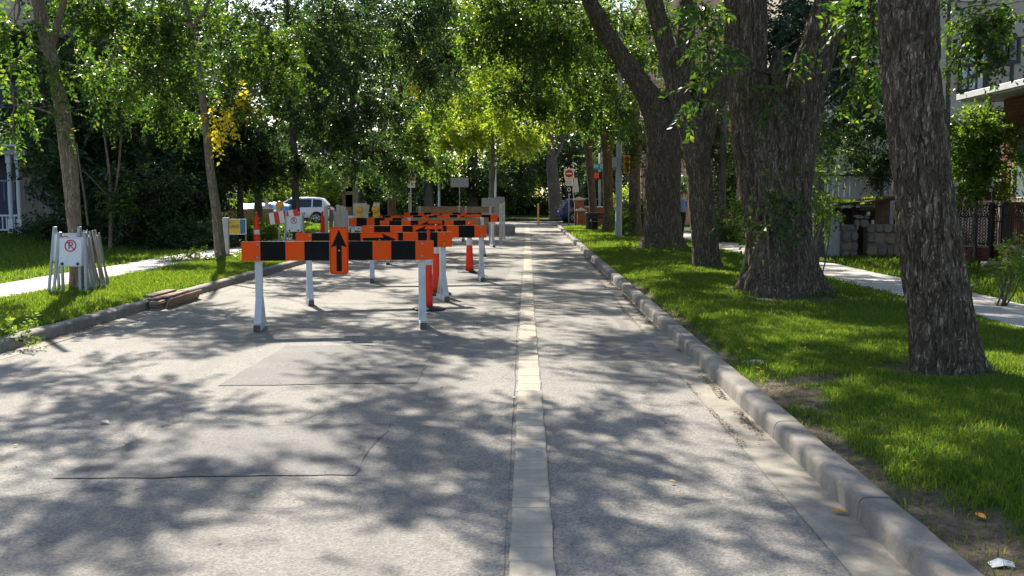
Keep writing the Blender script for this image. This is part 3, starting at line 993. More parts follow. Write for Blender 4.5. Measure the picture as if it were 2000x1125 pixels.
tree('elm_tree', 'broad dark elm whose black limb slants left over the road',
     [foot([(1292, 489, 86), (1293, 450, 80), (1295, 400, 76), (1296, 330, 76), (1295, 260, 72), (1278, 205, 56), (1248, 160, 44), (1212, 110, 39), (1180, 60, 35), (1155, 10, 32), (1120, -70, 28)], 30.8),
      pxpath(31, [(1300, 280, 60), (1318, 200, 50), (1335, 110, 44), (1345, 0, 36)])],
     shade_canopy(1.0, 32, 5.4, 9.0, 11.5, 18, 90, 4) + [C(1060, 110, 33, 1.3, 1.2, .9, 190), C(1195, 215, 34, .7, 1, .6, 80), C(1300, 70, 34, 1.0, 1, 1.0, 120), C(1050, 20, 32, 1.4, 1.2, .8, 200), C(1110, 190, 34, 1.0, 1, .6, 120), C(985, 60, 33, 1.2, 1.2, .8, 170), C(1010, 170, 33, .9, .9, .5, 90)],
     leaf=.15, barkm='bark_elm', nseg=90, nang=56, furrow=.035, flare=.3, group='big elms along the right kerb', fsc=.8)
tree('elm_tree', 'slim dark trunk just left of the broad dark elm',
     [foot([(1240, 460, 28), (1240, 400, 27), (1239, 330, 27), (1243, 260, 26), (1236, 190, 20), (1222, 120, 16)], 41.5),
      pxpath(41.5, [(1243, 270, 22), (1228, 225, 16), (1205, 190, 12)])],
     [C(1225, 150, 42, 1.4, 1.2, 1.1, 200), C(1160, 120, 42, 1.5, 1.4, 1.0, 220), C(1245, 280, 41, .5, .6, .6, 50), C(1235, 420, 41.2, .35, .4, .5, 40), (3, 43, 9.5, 3, 3, 1.8, 330)],
     leaf=.17, barkm='bark_grey', group='slim trees by the corner', nseg=40, nang=20)
tree('elm_tree', 'brown trunk beside the grey pole, forking above',
     [foot([(1188, 458, 26), (1188, 400, 22), (1187, 340, 22), (1186, 300, 23), (1178, 255, 16), (1168, 215, 13), (1160, 160, 10)], 45),
      pxpath(45, [(1188, 305, 18), (1193, 260, 15), (1197, 215, 13), (1205, 150, 10)])],
     [C(1150, 190, 45, 1.3, 1.2, .8, 170), C(1120, 110, 45, 1.7, 1.5, 1.2, 260), C(1210, 110, 46, 1.6, 1.5, 1.2, 240), C(1075, 170, 46, 1.4, 1.2, .8, 170), (2.0, 47, 10, 3, 3, 2, 330)],
     leaf=.18, barkm='bark_brown', group='slim trees by the corner', nseg=40, nang=20)
tree('elm_tree', 'pale brown trunk rising behind the black waste bin',
     [foot([(1162, 440, 20), (1157, 390, 17), (1153, 340, 16), (1149, 290, 17), (1143, 255, 12), (1135, 210, 9)], 54),
      pxpath(54, [(1151, 300, 13), (1160, 262, 11), (1163, 225, 9)])],
     [C(1100, 215, 54, 1.4, 1.2, .8, 150), C(1150, 170, 55, 2.0, 1.8, 1.2, 230), C(1050, 130, 56, 2.2, 1.8, 1.3, 260), C(1020, 215, 57, 1.4, 1.4, .8, 150)],
     leaf=.2, mat='leaf_bright', barkm='bark_brown', group='slim trees by the corner', nseg=36, nang=18)
tree('elm_tree', 'pale leaning trunk across the intersection behind the blue car',
     [foot([(1092, 432, 34), (1084, 390, 28), (1079, 340, 26), (1075, 290, 22), (1070, 245, 16), (1066, 190, 12)], 77),
      pxpath(77, [(1083, 310, 10), (1096, 285, 8), (1104, 255, 6)])],
     [C(1060, 170, 78, 3.0, 2.5, 2.0, 260), C(1000, 190, 80, 3, 2.5, 1.8, 260), C(960, 130, 80, 3.5, 2.5, 2.4, 320), C(1110, 200, 80, 2.2, 2, 1.6, 180), C(1010, 260, 79, 2.4, 2, 1.2, 190)],
     leaf=.27, mat='leaf_bright', barkm='bark_grey', group='trees across the intersection', nseg=40, nang=20)

# ---- left row
tree('elm_tree', 'slim leaning tree with no-parking frames at its foot',
     [foot([(157, 567, 44), (151, 500, 33), (147, 460, 31), (137, 335, 32), (131, 284, 33), (119, 200, 30), (107, 142, 29), (97, 100, 27), (84, 57, 27), (74, 0, 26), (60, -90, 23), (40, -200, 18)], 17.0),
      pxpath(17.0, [(97, 100, 18), (120, 20, 14), (150, -90, 10)])],
     [C(30, 45, 16.2, .34, .3, .26, 26), C(22, 130, 16.4, .26, .3, .3, 20), C(28, 205, 16.4, .2, .25, .22, 12), C(26, 265, 16.4, .11, .2, .2, 9), C(105, 130, 16.6, .25, .25, .3, 14), C(120, 230, 16.6, .2, .2, .3, 8),
      C(190, 40, 18.3, .7, .6, .5, 100), C(235, 90, 18.3, .7, .6, .45, 100), C(290, 40, 18.5, .7, .7, .6, 120), C(200, 150, 18, .55, .6, .3, 60), C(300, 160, 18.5, .6, .6, .4, 70), C(345, 110, 19, .6, .6, .5, 80),
      ] + shade_canopy(-4.4, 16.8, 4.7, 6.6, 9.0, 15, 105, 5) + [(-3.6, 13.4, 7.4, 1.1, 1.1, .6, 90), (-2.1, 15.0, 8.0, 1.0, 1.0, .5, 80), (-1.3, 12.8, 7.2, .9, .9, .5, 66), (-.4, 15.6, 8.2, 1.0, 1.0, .5, 76), (-2.8, 11.6, 7.0, 1.0, 1.0, .5, 70), (-6.2, 12.4, 7.6, .8, .8, .5, 70), (-4.6, 11.2, 7.2, .7, .7, .4, 56), (-7.6, 13.2, 7.0, .8, .8, .5, 70), (-5.9, 14.4, 8.0, .8, .8, .5, 70), (-7.1, 11.4, 7.0, .8, .8, .5, 66), (-4.2, 14.8, 8.2, .7, .7, .4, 56), (-8.3, 15.0, 7.2, .8, .8, .5, 66), (-5.0, 13.0, 7.1, .6, .6, .4, 44), (-8.6, 12.0, 7.3, .8, .8, .5, 60)],  # last list: extra unseen boughs added to shade the near road
     leaf=.10, barkm='bark_pale', nseg=120, nang=40, furrow=.012, flare=.16, group='young elms along the left kerb', fsc=1.6)
tree('elm_tree', 'slim tree with a spray of yellow leaves on the left strip',
     [foot([(431, 504, 25), (422, 407, 20), (411, 336, 19), (406, 284, 17), (397, 200, 15), (389, 142, 16), (380, 85, 14), (366, 28, 13), (362, 0, 11), (352, -80, 10), (335, -170, 7)], 26.2),
      pxpath(26.2, [(376, 55, 9), (400, 20, 7), (430, -50, 5)])],
     [C(310, 90, 28, 1.0, .8, .7, 130), C(440, 50, 28, 1.1, .8, .7, 140), C(300, 190, 28, .8, .8, .6, 90), C(345, 220, 28, .5, .6, .6, 50), C(465, 130, 28, .8, .8, .6, 90), C(520, 60, 27, 1.1, 1, .8, 140), C(545, 150, 27, .8, .8, .7, 100), C(475, 200, 26.5, .5, .6, .4, 40),
      ] + shade_canopy(-4.8, 25.5, 4.8, 7.8, 10.5, 14, 100, 6),
     leaf=.115, barkm='bark_pale', nseg=90, nang=28, furrow=.006, flare=.14, group='young elms along the left kerb', fsc=1.6,
     extra=[('leaf_yellow', [C(428, 215, 25.9, .16, .15, .3, 13), C(455, 205, 25.9, .2, .15, .22, 9), C(424, 268, 25.9, .14, .12, .14, 6), C(470, 185, 25.9, .1, .1, .15, 4)], .13)])
tree('elm_tree', 'straight grey trunk beside the white car with drooping dark crown',
     [foot([(580, 478, 19), (578, 420, 17), (577, 350, 16), (574, 290, 15), (570, 220, 14), (564, 120, 13), (560, 20, 11), (556, -80, 8)], 37.5)],
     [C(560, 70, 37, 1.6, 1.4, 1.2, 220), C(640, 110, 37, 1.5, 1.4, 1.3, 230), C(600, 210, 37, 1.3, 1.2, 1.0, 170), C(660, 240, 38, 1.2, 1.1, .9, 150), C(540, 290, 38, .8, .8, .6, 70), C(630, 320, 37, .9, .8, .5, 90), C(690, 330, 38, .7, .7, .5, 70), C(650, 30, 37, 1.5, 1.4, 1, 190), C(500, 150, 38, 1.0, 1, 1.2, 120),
      ] + shade_canopy(-5.5, 37, 5.5, 9.5, 12.5, 18, 85, 7),
     leaf=.135, mat='leaf_dark', per=17, barkm='bark_grey', nseg=50, nang=20, flare=.2, group='taller trees farther along the left kerb')  # darker leaf colour stands in for the shaded side of this crown
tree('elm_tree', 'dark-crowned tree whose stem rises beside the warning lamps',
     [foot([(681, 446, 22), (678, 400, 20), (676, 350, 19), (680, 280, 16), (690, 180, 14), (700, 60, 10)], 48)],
     [C(720, 90, 48, 1.8, 1.6, 1.6, 260), C(760, 200, 48, 1.6, 1.5, 1.3, 220), C(690, 260, 48, 1.3, 1.2, 1.0, 150), C(730, 310, 48, 1.2, 1.1, .8, 130), C(800, 40, 48, 1.8, 1.6, 1.2, 240), C(640, 290, 49, 1.0, 1, .8, 100), C(770, 330, 49, 1.0, 1, .7, 100), C(840, 120, 48, 1.4, 1.3, 1.2, 160), ] + shade_canopy(-5.5, 49, 5.5, 11.5, 15, 14, 80, 8),
     leaf=.18, mat='leaf_dark', barkm='bark_grey', nseg=40, nang=18, flare=.2, group='taller trees farther along the left kerb')  # shade on this crown is put into the leaf colour
tree('elm_tree', 'tree with an orange leaf spray behind the striped barricades',
     [foot([(766, 436, 20), (765, 390, 18), (764, 350, 17), (770, 290, 15), (780, 200, 12), (790, 90, 8)], 57)],
     [C(790, 110, 57, 1.8, 1.6, 1.5, 220), C(850, 190, 57, 1.6, 1.5, 1.3, 200), C(800, 270, 57, 1.5, 1.3, 1.0, 160), C(850, 40, 57, 2.2, 2, 1.3, 240), C(730, 320, 58, 1.2, 1.1, .8, 110), C(905, 110, 57, 1.8, 1.6, 1.4, 210), C(830, 320, 58, 1.1, 1, .6, 90)],
     leaf=.2, mat='leaf_elm', barkm='bark_brown', nseg=36, nang=16, flare=.2, group='taller trees farther along the left kerb',
     extra=[('leaf_yellow', [C(815, 120, 55.5, .3, .3, .4, 9), C(803, 160, 55.5, .3, .3, .3, 9), C(826, 85, 55.5, .2, .2, .2, 4)], .2)])

# ---- trees across the intersection and behind
def bigtree(label, px, Y, wpx, clumps, leaf, mat='leaf_dark', barkm='bark_grey', top=250, base=432, cat_group='trees across the intersection', name='broadleaf_tree'):
    return tree(name, label, [foot([(px, base, wpx), (px - 1, (base + top) / 2 + 30, wpx * .85), (px + 2, top + 40, wpx * .7), (px + 3, top, wpx * .45)], Y)], clumps, leaf, mat, barkm, cat_group, 26, 14, 0, .25)
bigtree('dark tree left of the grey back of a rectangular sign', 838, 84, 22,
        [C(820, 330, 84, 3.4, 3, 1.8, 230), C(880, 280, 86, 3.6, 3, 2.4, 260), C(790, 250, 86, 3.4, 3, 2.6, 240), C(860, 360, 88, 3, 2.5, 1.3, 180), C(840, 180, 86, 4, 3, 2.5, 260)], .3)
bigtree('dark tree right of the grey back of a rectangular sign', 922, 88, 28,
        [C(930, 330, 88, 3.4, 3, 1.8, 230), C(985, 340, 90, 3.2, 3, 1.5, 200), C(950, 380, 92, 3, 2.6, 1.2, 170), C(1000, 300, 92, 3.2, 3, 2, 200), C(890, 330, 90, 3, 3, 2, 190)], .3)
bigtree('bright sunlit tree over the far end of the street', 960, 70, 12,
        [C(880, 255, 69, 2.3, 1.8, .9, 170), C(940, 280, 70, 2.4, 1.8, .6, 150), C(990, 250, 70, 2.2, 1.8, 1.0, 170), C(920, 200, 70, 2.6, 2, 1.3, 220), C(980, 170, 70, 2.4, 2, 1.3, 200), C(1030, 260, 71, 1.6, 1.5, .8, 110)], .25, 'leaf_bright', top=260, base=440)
bigtree('tall pale green tree closing the view above the street', 1010, 110, 26,
        [C(1030, 300, 110, 4, 3, 2.6, 260), C(960, 240, 112, 5, 4, 3.5, 320), C(1060, 200, 112, 5, 4, 3.5, 320), C(900, 130, 112, 6, 4, 4, 480), C(1000, 90, 112, 6, 4, 4, 480), C(1100, 110, 112, 6, 4, 4, 460), C(1020, 20, 112, 6, 4, 3, 420), C(880, 40, 112, 6, 4, 3.5, 420), C(950, -10, 112, 6, 4, 3, 360), C(780, 200, 112, 5, 4, 4, 300), C(820, 330, 112, 4, 3, 3, 240), C(760, 390, 112, 5, 3, 2, 240), C(1150, 260, 112, 5, 4, 4, 260), C(1120, 30, 114, 5, 4, 3, 220)], .40, 'leaf_bright')
bigtree('dense dark tree behind the corner brick wall', 1135, 92, 20,
        [C(1140, 320, 92, 3.4, 3, 2.4, 240), C(1190, 300, 94, 3.6, 3, 3, 240), C(1110, 300, 94, 3, 3, 2.6, 200), C(1230, 260, 92, 4, 3, 3.2, 260), C(1160, 230, 94, 3.4, 3, 2, 200), C(1140, 380, 96, 3.5, 3, 1.4, 190)], .3)
bigtree('broad tree filling the gap behind the slim corner trunks', 1290, 70, 20,
        [C(1230, 330, 68, 2.6, 2, 2, 180), C(1280, 250, 70, 3, 2.5, 2.6, 220), C(1330, 300, 66, 2.8, 2.4, 2.6, 220), C(1400, 250, 64, 3.2, 2.6, 3, 240), C(1420, 330, 60, 2.0, 1.8, 1.8, 150), C(1380, 120, 66, 3.5, 3, 2.6, 240), C(1260, 130, 72, 3.6, 3, 2.6, 230)], .26)
bigtree('tall tree above the left houses beyond the grey trunk', 700, 90, 24,
        [C(640, 200, 90, 5, 4, 4, 320), C(740, 150, 92, 5, 4, 4, 320), C(560, 130, 90, 5, 4, 4.5, 320), C(680, 60, 92, 6, 4, 3.5, 320), C(800, 60, 94, 6, 4, 4, 320), C(700, 290, 92, 4, 3.5, 2.6, 230), C(600, 300, 90, 3.6, 3, 2.5, 200), C(620, 355, 94, 3, 2.5, 1.4, 190), C(540, 330, 94, 3.5, 2.5, 2, 200), C(670, 365, 94, 3, 2, 1.2, 160), C(770, 330, 94, 4, 3, 2, 210)], .36)
# dense dark trees behind the left lawn
def backtree(label, clumps, leaf, px, Y, w, mat='leaf_dark', base=460, top=250):
    return bigtree(label, px, Y, w, clumps, leaf, mat, 'bark_grey', top, base, 'dark trees behind the left lawn')
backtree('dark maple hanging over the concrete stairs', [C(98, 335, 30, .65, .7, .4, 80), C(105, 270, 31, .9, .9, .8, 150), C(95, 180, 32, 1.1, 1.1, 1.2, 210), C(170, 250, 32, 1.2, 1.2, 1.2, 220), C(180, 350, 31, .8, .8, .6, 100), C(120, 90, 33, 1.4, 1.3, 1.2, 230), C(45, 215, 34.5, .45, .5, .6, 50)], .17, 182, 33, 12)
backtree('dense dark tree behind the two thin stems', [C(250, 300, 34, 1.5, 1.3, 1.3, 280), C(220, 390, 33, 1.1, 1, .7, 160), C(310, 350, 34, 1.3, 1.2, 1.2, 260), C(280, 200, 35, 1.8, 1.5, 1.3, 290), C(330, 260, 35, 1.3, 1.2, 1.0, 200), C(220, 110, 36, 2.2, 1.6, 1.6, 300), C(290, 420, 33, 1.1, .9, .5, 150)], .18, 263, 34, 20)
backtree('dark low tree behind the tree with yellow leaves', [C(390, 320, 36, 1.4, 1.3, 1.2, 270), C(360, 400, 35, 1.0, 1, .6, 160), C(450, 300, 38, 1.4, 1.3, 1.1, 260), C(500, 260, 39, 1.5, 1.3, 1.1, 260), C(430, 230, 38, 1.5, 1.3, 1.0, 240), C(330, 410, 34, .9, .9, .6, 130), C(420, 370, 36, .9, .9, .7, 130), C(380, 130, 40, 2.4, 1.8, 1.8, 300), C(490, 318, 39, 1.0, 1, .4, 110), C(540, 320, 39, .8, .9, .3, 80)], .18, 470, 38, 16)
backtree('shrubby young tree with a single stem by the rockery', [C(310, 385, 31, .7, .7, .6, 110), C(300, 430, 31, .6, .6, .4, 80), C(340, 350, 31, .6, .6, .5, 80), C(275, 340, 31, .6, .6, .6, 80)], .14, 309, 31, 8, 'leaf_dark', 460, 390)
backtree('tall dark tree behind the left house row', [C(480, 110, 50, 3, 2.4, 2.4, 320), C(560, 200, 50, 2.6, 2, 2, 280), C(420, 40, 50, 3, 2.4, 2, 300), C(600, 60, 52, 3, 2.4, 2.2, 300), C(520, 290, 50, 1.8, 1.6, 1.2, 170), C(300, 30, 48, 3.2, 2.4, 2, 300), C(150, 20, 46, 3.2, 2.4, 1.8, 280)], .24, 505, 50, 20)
# two thin stems
tree('young_tree', 'two thin pale stems in front of the dark trees on the left',
     [foot([(214, 460, 9), (217, 400, 7), (214, 340, 6), (205, 270, 5), (195, 200, 4)], 29.5), pxpath(29.5, [(222, 395, 6), (232, 330, 5), (237, 260, 5), (232, 180, 4), (228, 120, 3)]), pxpath(29.5, [(172, 440, 5), (165, 380, 5), (156, 330, 4), (150, 280, 3)])],
     [C(225, 400, 29.5, .5, .5, .35, 50), C(215, 150, 29.5, 1.0, .9, .7, 120), C(190, 210, 29.5, .6, .6, .4, 50), C(255, 210, 29.5, .7, .7, .5, 80)], leaf=.13, mat='leaf_elm', barkm='bark_pale', group=None, nseg=30, nang=10, flare=.1)
# behind the right sidewalk
bigtree('dark spruce-like tree behind the white board fence', 1600, 26, 26,
        [C(1600, 120, 26, .9, .9, .9, 200), C(1630, 180, 28, .8, .8, .8, 200), C(1605, 230, 31, .8, .8, .5, 150), C(1660, 60, 26, 1.0, .9, .9, 200), C(1640, 250, 31, .5, .5, .3, 80), C(1540, 60, 27, .9, .9, .9, 170), C(1560, 150, 27, .7, .7, .8, 140), C(1530, -10, 27, .9, .9, .6, 130), C(1600, 20, 26, 1, .9, .8, 180)], .13, 'leaf_conifer', 'bark_grey', 150, 450, 'trees behind the right sidewalk', 'spruce_tree')
bigtree('bushy tree hanging over the ruined stone hut', 1722, 28.3, 10,
        [C(1705, 235, 28.3, .6, .4, .5, 120), C(1685, 290, 28.0, .55, .4, .4, 110), C(1700, 340, 27.9, .45, .4, .2, 60), C(1735, 190, 28.4, .55, .4, .5, 100), C(1685, 180, 28.4, .5, .4, .5, 90), C(1735, 310, 28.0, .45, .4, .3, 80)], .10, 'leaf_dark', 'bark_grey', 300, 470, 'trees behind the right sidewalk')
bigtree('round bushy tree in front of the brick house', 1905, 24.2, 10,
        [C(1900, 265, 24.2, .70, .5, .55, 230), C(1945, 265, 24.0, .45, .4, .4, 120), C(1885, 345, 24.0, .55, .4, .3, 120), C(1935, 340, 24.0, .5, .4, .35, 120), C(1870, 290, 24.2, .4, .4, .45, 80), C(1870, 230, 24.3, .25, .3, .2, 36), C(1955, 300, 23.8, .3, .3, .28, 50)], .10, 'leaf_shrub', 'bark_grey', 330, 480, 'trees behind the right sidewalk')
bigtree('tall leafy tree before the beige apartment block', 1852, 21, 12,
        [C(1900, 55, 19, .4, .5, .2, 46), C(1855, 130, 19, .15, .3, .25, 14), C(1945, 90, 18.5, .35, .4, .15, 30), C(1870, 20, 20, .4, .5, .3, 44), C(1975, 15, 19, .5, .5, .2, 50), C(1930, 120, 18.5, .12, .2, .15, 10), C(1700, 30, 24, .5, .5, .4, 50), C(1690, 150, 24, .3, .4, .3, 26), (11, 20, 8.2, 2.6, 2.4, 1.3, 260)], .11, 'leaf_elm', 'bark_grey', -60, 470, 'trees behind the right sidewalk')
bigtree('dark thin tree between the forked elm and the twin elm', 1412, 36, 18,
        [C(1412, 230, 36, .8, .8, .8, 110), C(1415, 300, 36, .5, .6, .8, 70), C(1370, 180, 37, .8, .8, 1.0, 130), C(1345, 260, 38, .7, .7, .9, 110), C(1370, 60, 37, 1.0, .9, 1.0, 150), C(1405, 150, 37, 1.2, 1, 1, 150)], .15, 'leaf_dark', 'bark_grey', 180, 430, 'trees behind the right sidewalk')

# ---- shrubs and hedges
def shrub(name, label, clumps, leaf, mat, group, cat='shrub', base=None):
    TSEED[0] += 1
    c0 = clumps[0]
    b = Vector(base) if base is not None else Vector((c0[0], c0[1], LAWN))
    root = empty(name, b, 0, label, cat, group)
    parts = []
    for j, cl in enumerate(clumps):
        for q in range(3):
            e = Vector((cl[0] + jit(.6) * cl[3], cl[1] + jit(.6) * cl[4], cl[2] + jit(.5) * cl[5]))
            parts.append(trunk_mesh(limb_to(b + Vector((jit(.1), jit(.1), -.03)), .016, e, .005, .02, j * 9 + q), 7, 5, 0, 0, j))
    wood('stem', parts, 'bark_grey', root)
    crown_obj('foliage', clumps, leaf, mat, root, TSEED[0] + 300, 12, .1, .6, .6)
    return root
HG = 'hedges and shrubs beside the sidewalks'
shrub('leafy_shrub', 'round green shrub beyond the sidewalk, right of the forked elm', [C(1425, 425, 36, .75, .6, .5, 150), C(1455, 430, 35, .5, .5, .45, 90)], .12, 'leaf_shrub', HG)
shrub('leafy_shrub', 'lit green bush right of the grey pole', [C(1222, 415, 58, .9, .8, .6, 110), C(1230, 395, 59, .8, .8, .6, 90)], .17, 'leaf_bright', HG)
shrub('leafy_shrub', 'low sunlit plants before the tan timber wall', [C(545, 450, 40, .9, .6, .28, 120), C(500, 462, 38, .8, .6, .3, 110), C(480, 447, 40, .7, .6, .3, 90)], .12, 'leaf_bright', HG)
shrub('leafy_shrub', 'dark low plants behind the yellow sign', [C(470, 470, 33, .8, .6, .3, 120), C(450, 485, 32, .6, .5, .25, 80), C(500, 480, 33, .5, .5, .2, 60)], .12, 'leaf_dark', HG)
shrub('leafy_shrub', 'dark fern-like plants below the concrete stairs', [C(85, 452, 31.5, .6, .5, .25, 100), C(115, 448, 31.5, .5, .5, .25, 80), C(55, 462, 32, .35, .4, .18, 50)], .13, 'leaf_dark', HG)
shrub('leafy_shrub', 'dark plants at the edge of the rockery', [C(330, 470, 30.5, .9, .5, .28, 130), C(390, 462, 31, .9, .5, .3, 130), C(365, 445, 33, .9, .6, .4, 120), C(240, 455, 31, .5, .5, .3, 70)], .12, 'leaf_dark', HG)
shrub('leafy_shrub', 'low weeds at the foot of the tree with yellow leaves', [C(390, 508, 24.8, .45, .4, .09, 55), C(350, 515, 24.2, .4, .4, .07, 40), C(465, 505, 25.2, .4, .4, .1, 50)], .07, 'leaf_shrub', HG)
shrub('leafy_shrub', 'weeds at the foot of the broad dark elm', [C(1240, 492, 29.2, .35, .3, .16, 60), C(1265, 496, 28.8, .4, .3, .12, 50), C(1310, 498, 28.8, .4, .3, .1, 40)], .07, 'leaf_shrub', HG)
shrub('leafy_shrub', 'weeds growing out of the left kerb edge', [C(35, 655, 11.2, .12, .12, .05, 14)], .06, 'leaf_shrub', None)
shrub('leafy_shrub', 'small weeds around the ruined stone hut', [C(1600, 380, 20, .3, .3, .35, 40), C(1608, 330, 20.5, .3, .3, .3, 34)], .10, 'leaf_shrub', HG)
shrub('hedge', 'dark hedge across the intersection left of the far road', [C(840, 405, 96, 4, 2, 1.2, 260), C(900, 400, 97, 4, 2, 1.4, 260), C(960, 400, 97, 4, 2, 1.4, 260), C(780, 405, 95, 4, 2, 1.2, 230), C(720, 400, 95, 4, 2, 1.3, 230), C(660, 400, 95, 4, 2, 1.3, 200)], .3, 'leaf_dark', 'hedges across the intersection', 'hedge')
shrub('hedge', 'sunlit hedge with yellowish leaves behind the tan timber walls', [C(450, 385, 80, 2.6, 1.6, 1.3, 200), C(510, 380, 81, 2.6, 1.6, 1.4, 200), C(570, 380, 82, 2.6, 1.6, 1.4, 200), C(620, 375, 84, 2.6, 1.6, 1.5, 180)], .25, 'leaf_bright', 'hedges across the intersection', 'hedge')
shrub('hedge', 'tall dark hedge seen in the gaps between the right trunks', [C(1255, 400, 50, .8, .7, .9, 130), C(1258, 320, 50, .8, .7, .9, 130), C(1262, 240, 50, .9, .7, .9, 130), C(1345, 340, 50, .9, .7, .9, 130), C(1345, 260, 50, .9, .7, .9, 130), C(1430, 350, 47, .8, .7, .8, 120), C(1440, 280, 47, .8, .7, .8, 120), C(1440, 410, 47, .8, .7, .7, 110)], .17, 'leaf_dark', HG, 'hedge')
shrub('hedge', 'light green hedge at the far end of the road', [C(1010, 405, 98, 3, 2, 1.5, 240), C(1045, 400, 99, 3, 2, 1.7, 240), C(980, 410, 98, 2.5, 2, 1.2, 180)], .28, 'leaf_bright', 'hedges across the intersection', 'hedge')
shrub('hedge', 'green hedge across the intersection behind the blue car', [C(1090, 395, 97, 3.5, 2, 1.7, 240), C(1150, 390, 98, 4, 2, 2, 240), C(1210, 385, 98, 4, 2, 2.2, 240), C(1270, 380, 96, 4, 2, 2.2, 220), C(1340, 380, 92, 4, 2, 2.2, 220)], .3, 'leaf_dark', 'hedges across the intersection', 'hedge')
shrub('leafy_shrub', 'overgrown plants below the brick house on the far right', [C(1960, 505, 14.6, .25, .3, .12, 30), C(1985, 520, 14.0, .2, .25, .12, 24)], .07, 'leaf_shrub', HG)
# ivy on the twin-stemmed elm
ivy = empty('ivy_vine', P(1510, 560, 15.8), 0, 'ivy climbing the middle of the twin-stemmed elm trunk', 'vine')
iv = []
for pts in ([(1505, 545), (1500, 470), (1492, 420), (1510, 360), (1512, 310)], [(1512, 310), (1525, 360), (1545, 400), (1550, 450)], [(1495, 430), (1475, 440), (1460, 455)], [(1500, 420), (1530, 430), (1560, 440)]):
    pp = [(P(x, y, 15.72 + .05 * math.sin(x)), .014) for x, y in pts]
    iv.append(trunk_mesh(pp, 16, 6, 0, 0, len(iv)))
wood('stem', iv, 'bark_pale', ivy)
crown_obj('foliage', [C(1497, 390, 15.62, .2, .06, .10, 16), C(1545, 385, 15.62, .12, .06, .2, 12), C(1530, 435, 15.6, .15, .06, .15, 10), C(1455, 425, 15.5, .1, .08, .12, 9), C(1448, 455, 15.4, .07, .06, .08, 4), C(1535, 335, 15.65, .08, .06, .1, 4), C(1570, 455, 15.66, .06, .06, .15, 5), C(1520, 175, 15.7, .14, .1, .2, 14), C(1535, 110, 15.8, .18, .12, .2, 16), C(1508, 210, 15.65, .08, .06, .1, 6)], .095, 'leaf_elm', ivy, 77, 7, .4, .7)

# ------------------------------------------------------------------ striped barricades
BW, BH, BT = 2.44, .245, .038
def arrow_poly(L, w, head_w, head_l):
    """arrow along +x about its centre"""
    return [(-L / 2, -w / 2), (L / 2 - head_l, -w / 2), (L / 2 - head_l * 1.12, -head_w / 2), (L / 2, 0), (L / 2 - head_l * 1.12, head_w / 2), (L / 2 - head_l, w / 2), (-L / 2, w / 2)]
def sign_panel(parent, cx, cz, w, h, y, arrow, rot=0.0):
    p = MB().prism([(cx + a, cz + b) for a, b in rrect(w, h, min(w, h) * .16)], y - .003, y).build('arrow_sign', M['orange_film'], parent)
    L = max(w, h) * .88; poly = arrow_poly(L, min(w, h) * .28, min(w, h) * .84, min(w, h) * .85)
    if arrow == 'right': q = poly
    elif arrow == 'left': q = [(-a, b) for a, b in poly][::-1]
    else: q = [(-b, a) for a, b in poly]
    MB().prism([(cx + a, cz + b) for a, b in q], y - .0048, y - .003).build('arrow', M['black_film'], p)
    fr = ring_outline(cx, cz, w - .02, h - .02, min(w, h) * .14, y - .0042)
    fr.build('border', M['black_film'], p)
    MB().prism(circle(.011, 10, cx, cz), y - .012, y - .004).build('bolt', M['galvanised'], p)
    return p
def ring_outline(cx, cz, w, h, r, y, t=.004):
    a = rrect(w, h, r); b = rrect(w - 2 * t, h - 2 * t, r - t)
    m = MB(); n = len(a)
    m.add([(cx + x, y, cz + z) for x, z in a] + [(cx + x, y, cz + z) for x, z in b], [(k, (k + 1) % n, n + (k + 1) % n, n + k) for k in range(n)])
    return m
def barricade(label, lp, rp, sign=None, facing=1, ov=(.20, .15), back_only=False, top=1.115, group='orange and black barricades', segs=None):
    """a timber barricade between two leg points; local x runs along the board"""
    lp, rp = Vector(lp), Vector(rp)
    mid = (lp + rp) / 2
    rz = math.atan2(rp.y - lp.y, rp.x - lp.x)
    D = (rp - lp).length
    root = empty('barricade', mid, rz, label, 'barricade', group)
    x0 = -D / 2 - ov[0]; x1 = D / 2 + ov[1]; W = x1 - x0
    zc = top - BH / 2
    yb = -.07 * facing
    MB().box(((x0 + x1) / 2, yb, zc), (W, BT, BH), None, .004).build('board', M['raw_wood'], root)
    # reflective film squares on the front
    o_, b_ = .238, .316
    segs = segs or 'obobobobo'
    tot = sum(o_ if c == 'o' else b_ for c in segs); k = W / tot
    x = x0
    yf = yb - (BT / 2) * facing
    for c in segs:
        w = (o_ if c == 'o' else b_) * k
        y0, y1 = (yf - .0025 * facing, yf + .0003 * facing)
        MB().box((x + w / 2, (y0 + y1) / 2, zc + jit(.001)), (w - .003, .0028, BH - .004)).build('film_panel', M['orange_film' if c == 'o' else 'black_film'], root)
        x += w
    for lx in (-D / 2, D / 2):
        leg = MB().box((lx, 0, top / 2 + .03), (.09, .09, top - .07), None, .006).build('leg', M['white_paint'], root)
        f = MB()
        f.box((lx, 0, .045), (.088, .66, .085), None, .006)
        f.build('foot', M['white_paint'], leg)
        for s in (-1, 1): MB().box((lx, s * .3325, .045), (.084, .006, .081)).build('foot_end', M['end_grain'], leg)
        br = MB()
        for s in (-1, 1):
            br.bar((lx + .002, s * .27, .088), (lx + .002, s * .055, .40), .085, .036, bev=.004)
        br.build('brace', M['white_paint'], leg)
        for z in (zc + .085, zc - .075):
            MB().box((lx + jit(.006), yf - .008 * facing, z), (.034, .012, .022), None, .003).build('bolt', M['galvanised'], leg)
    if sign:
        kind, sx, sz, w, h = sign
        sign_panel(root, sx, sz, w, h, yf - .004, kind)
    return root
def gg(px, py): return G(px, py, .012)
barricade('front striped barricade carrying the upright black arrow sign', gg(508, 642), gg(825, 637), ('up', -.02, .995, .235, .60))
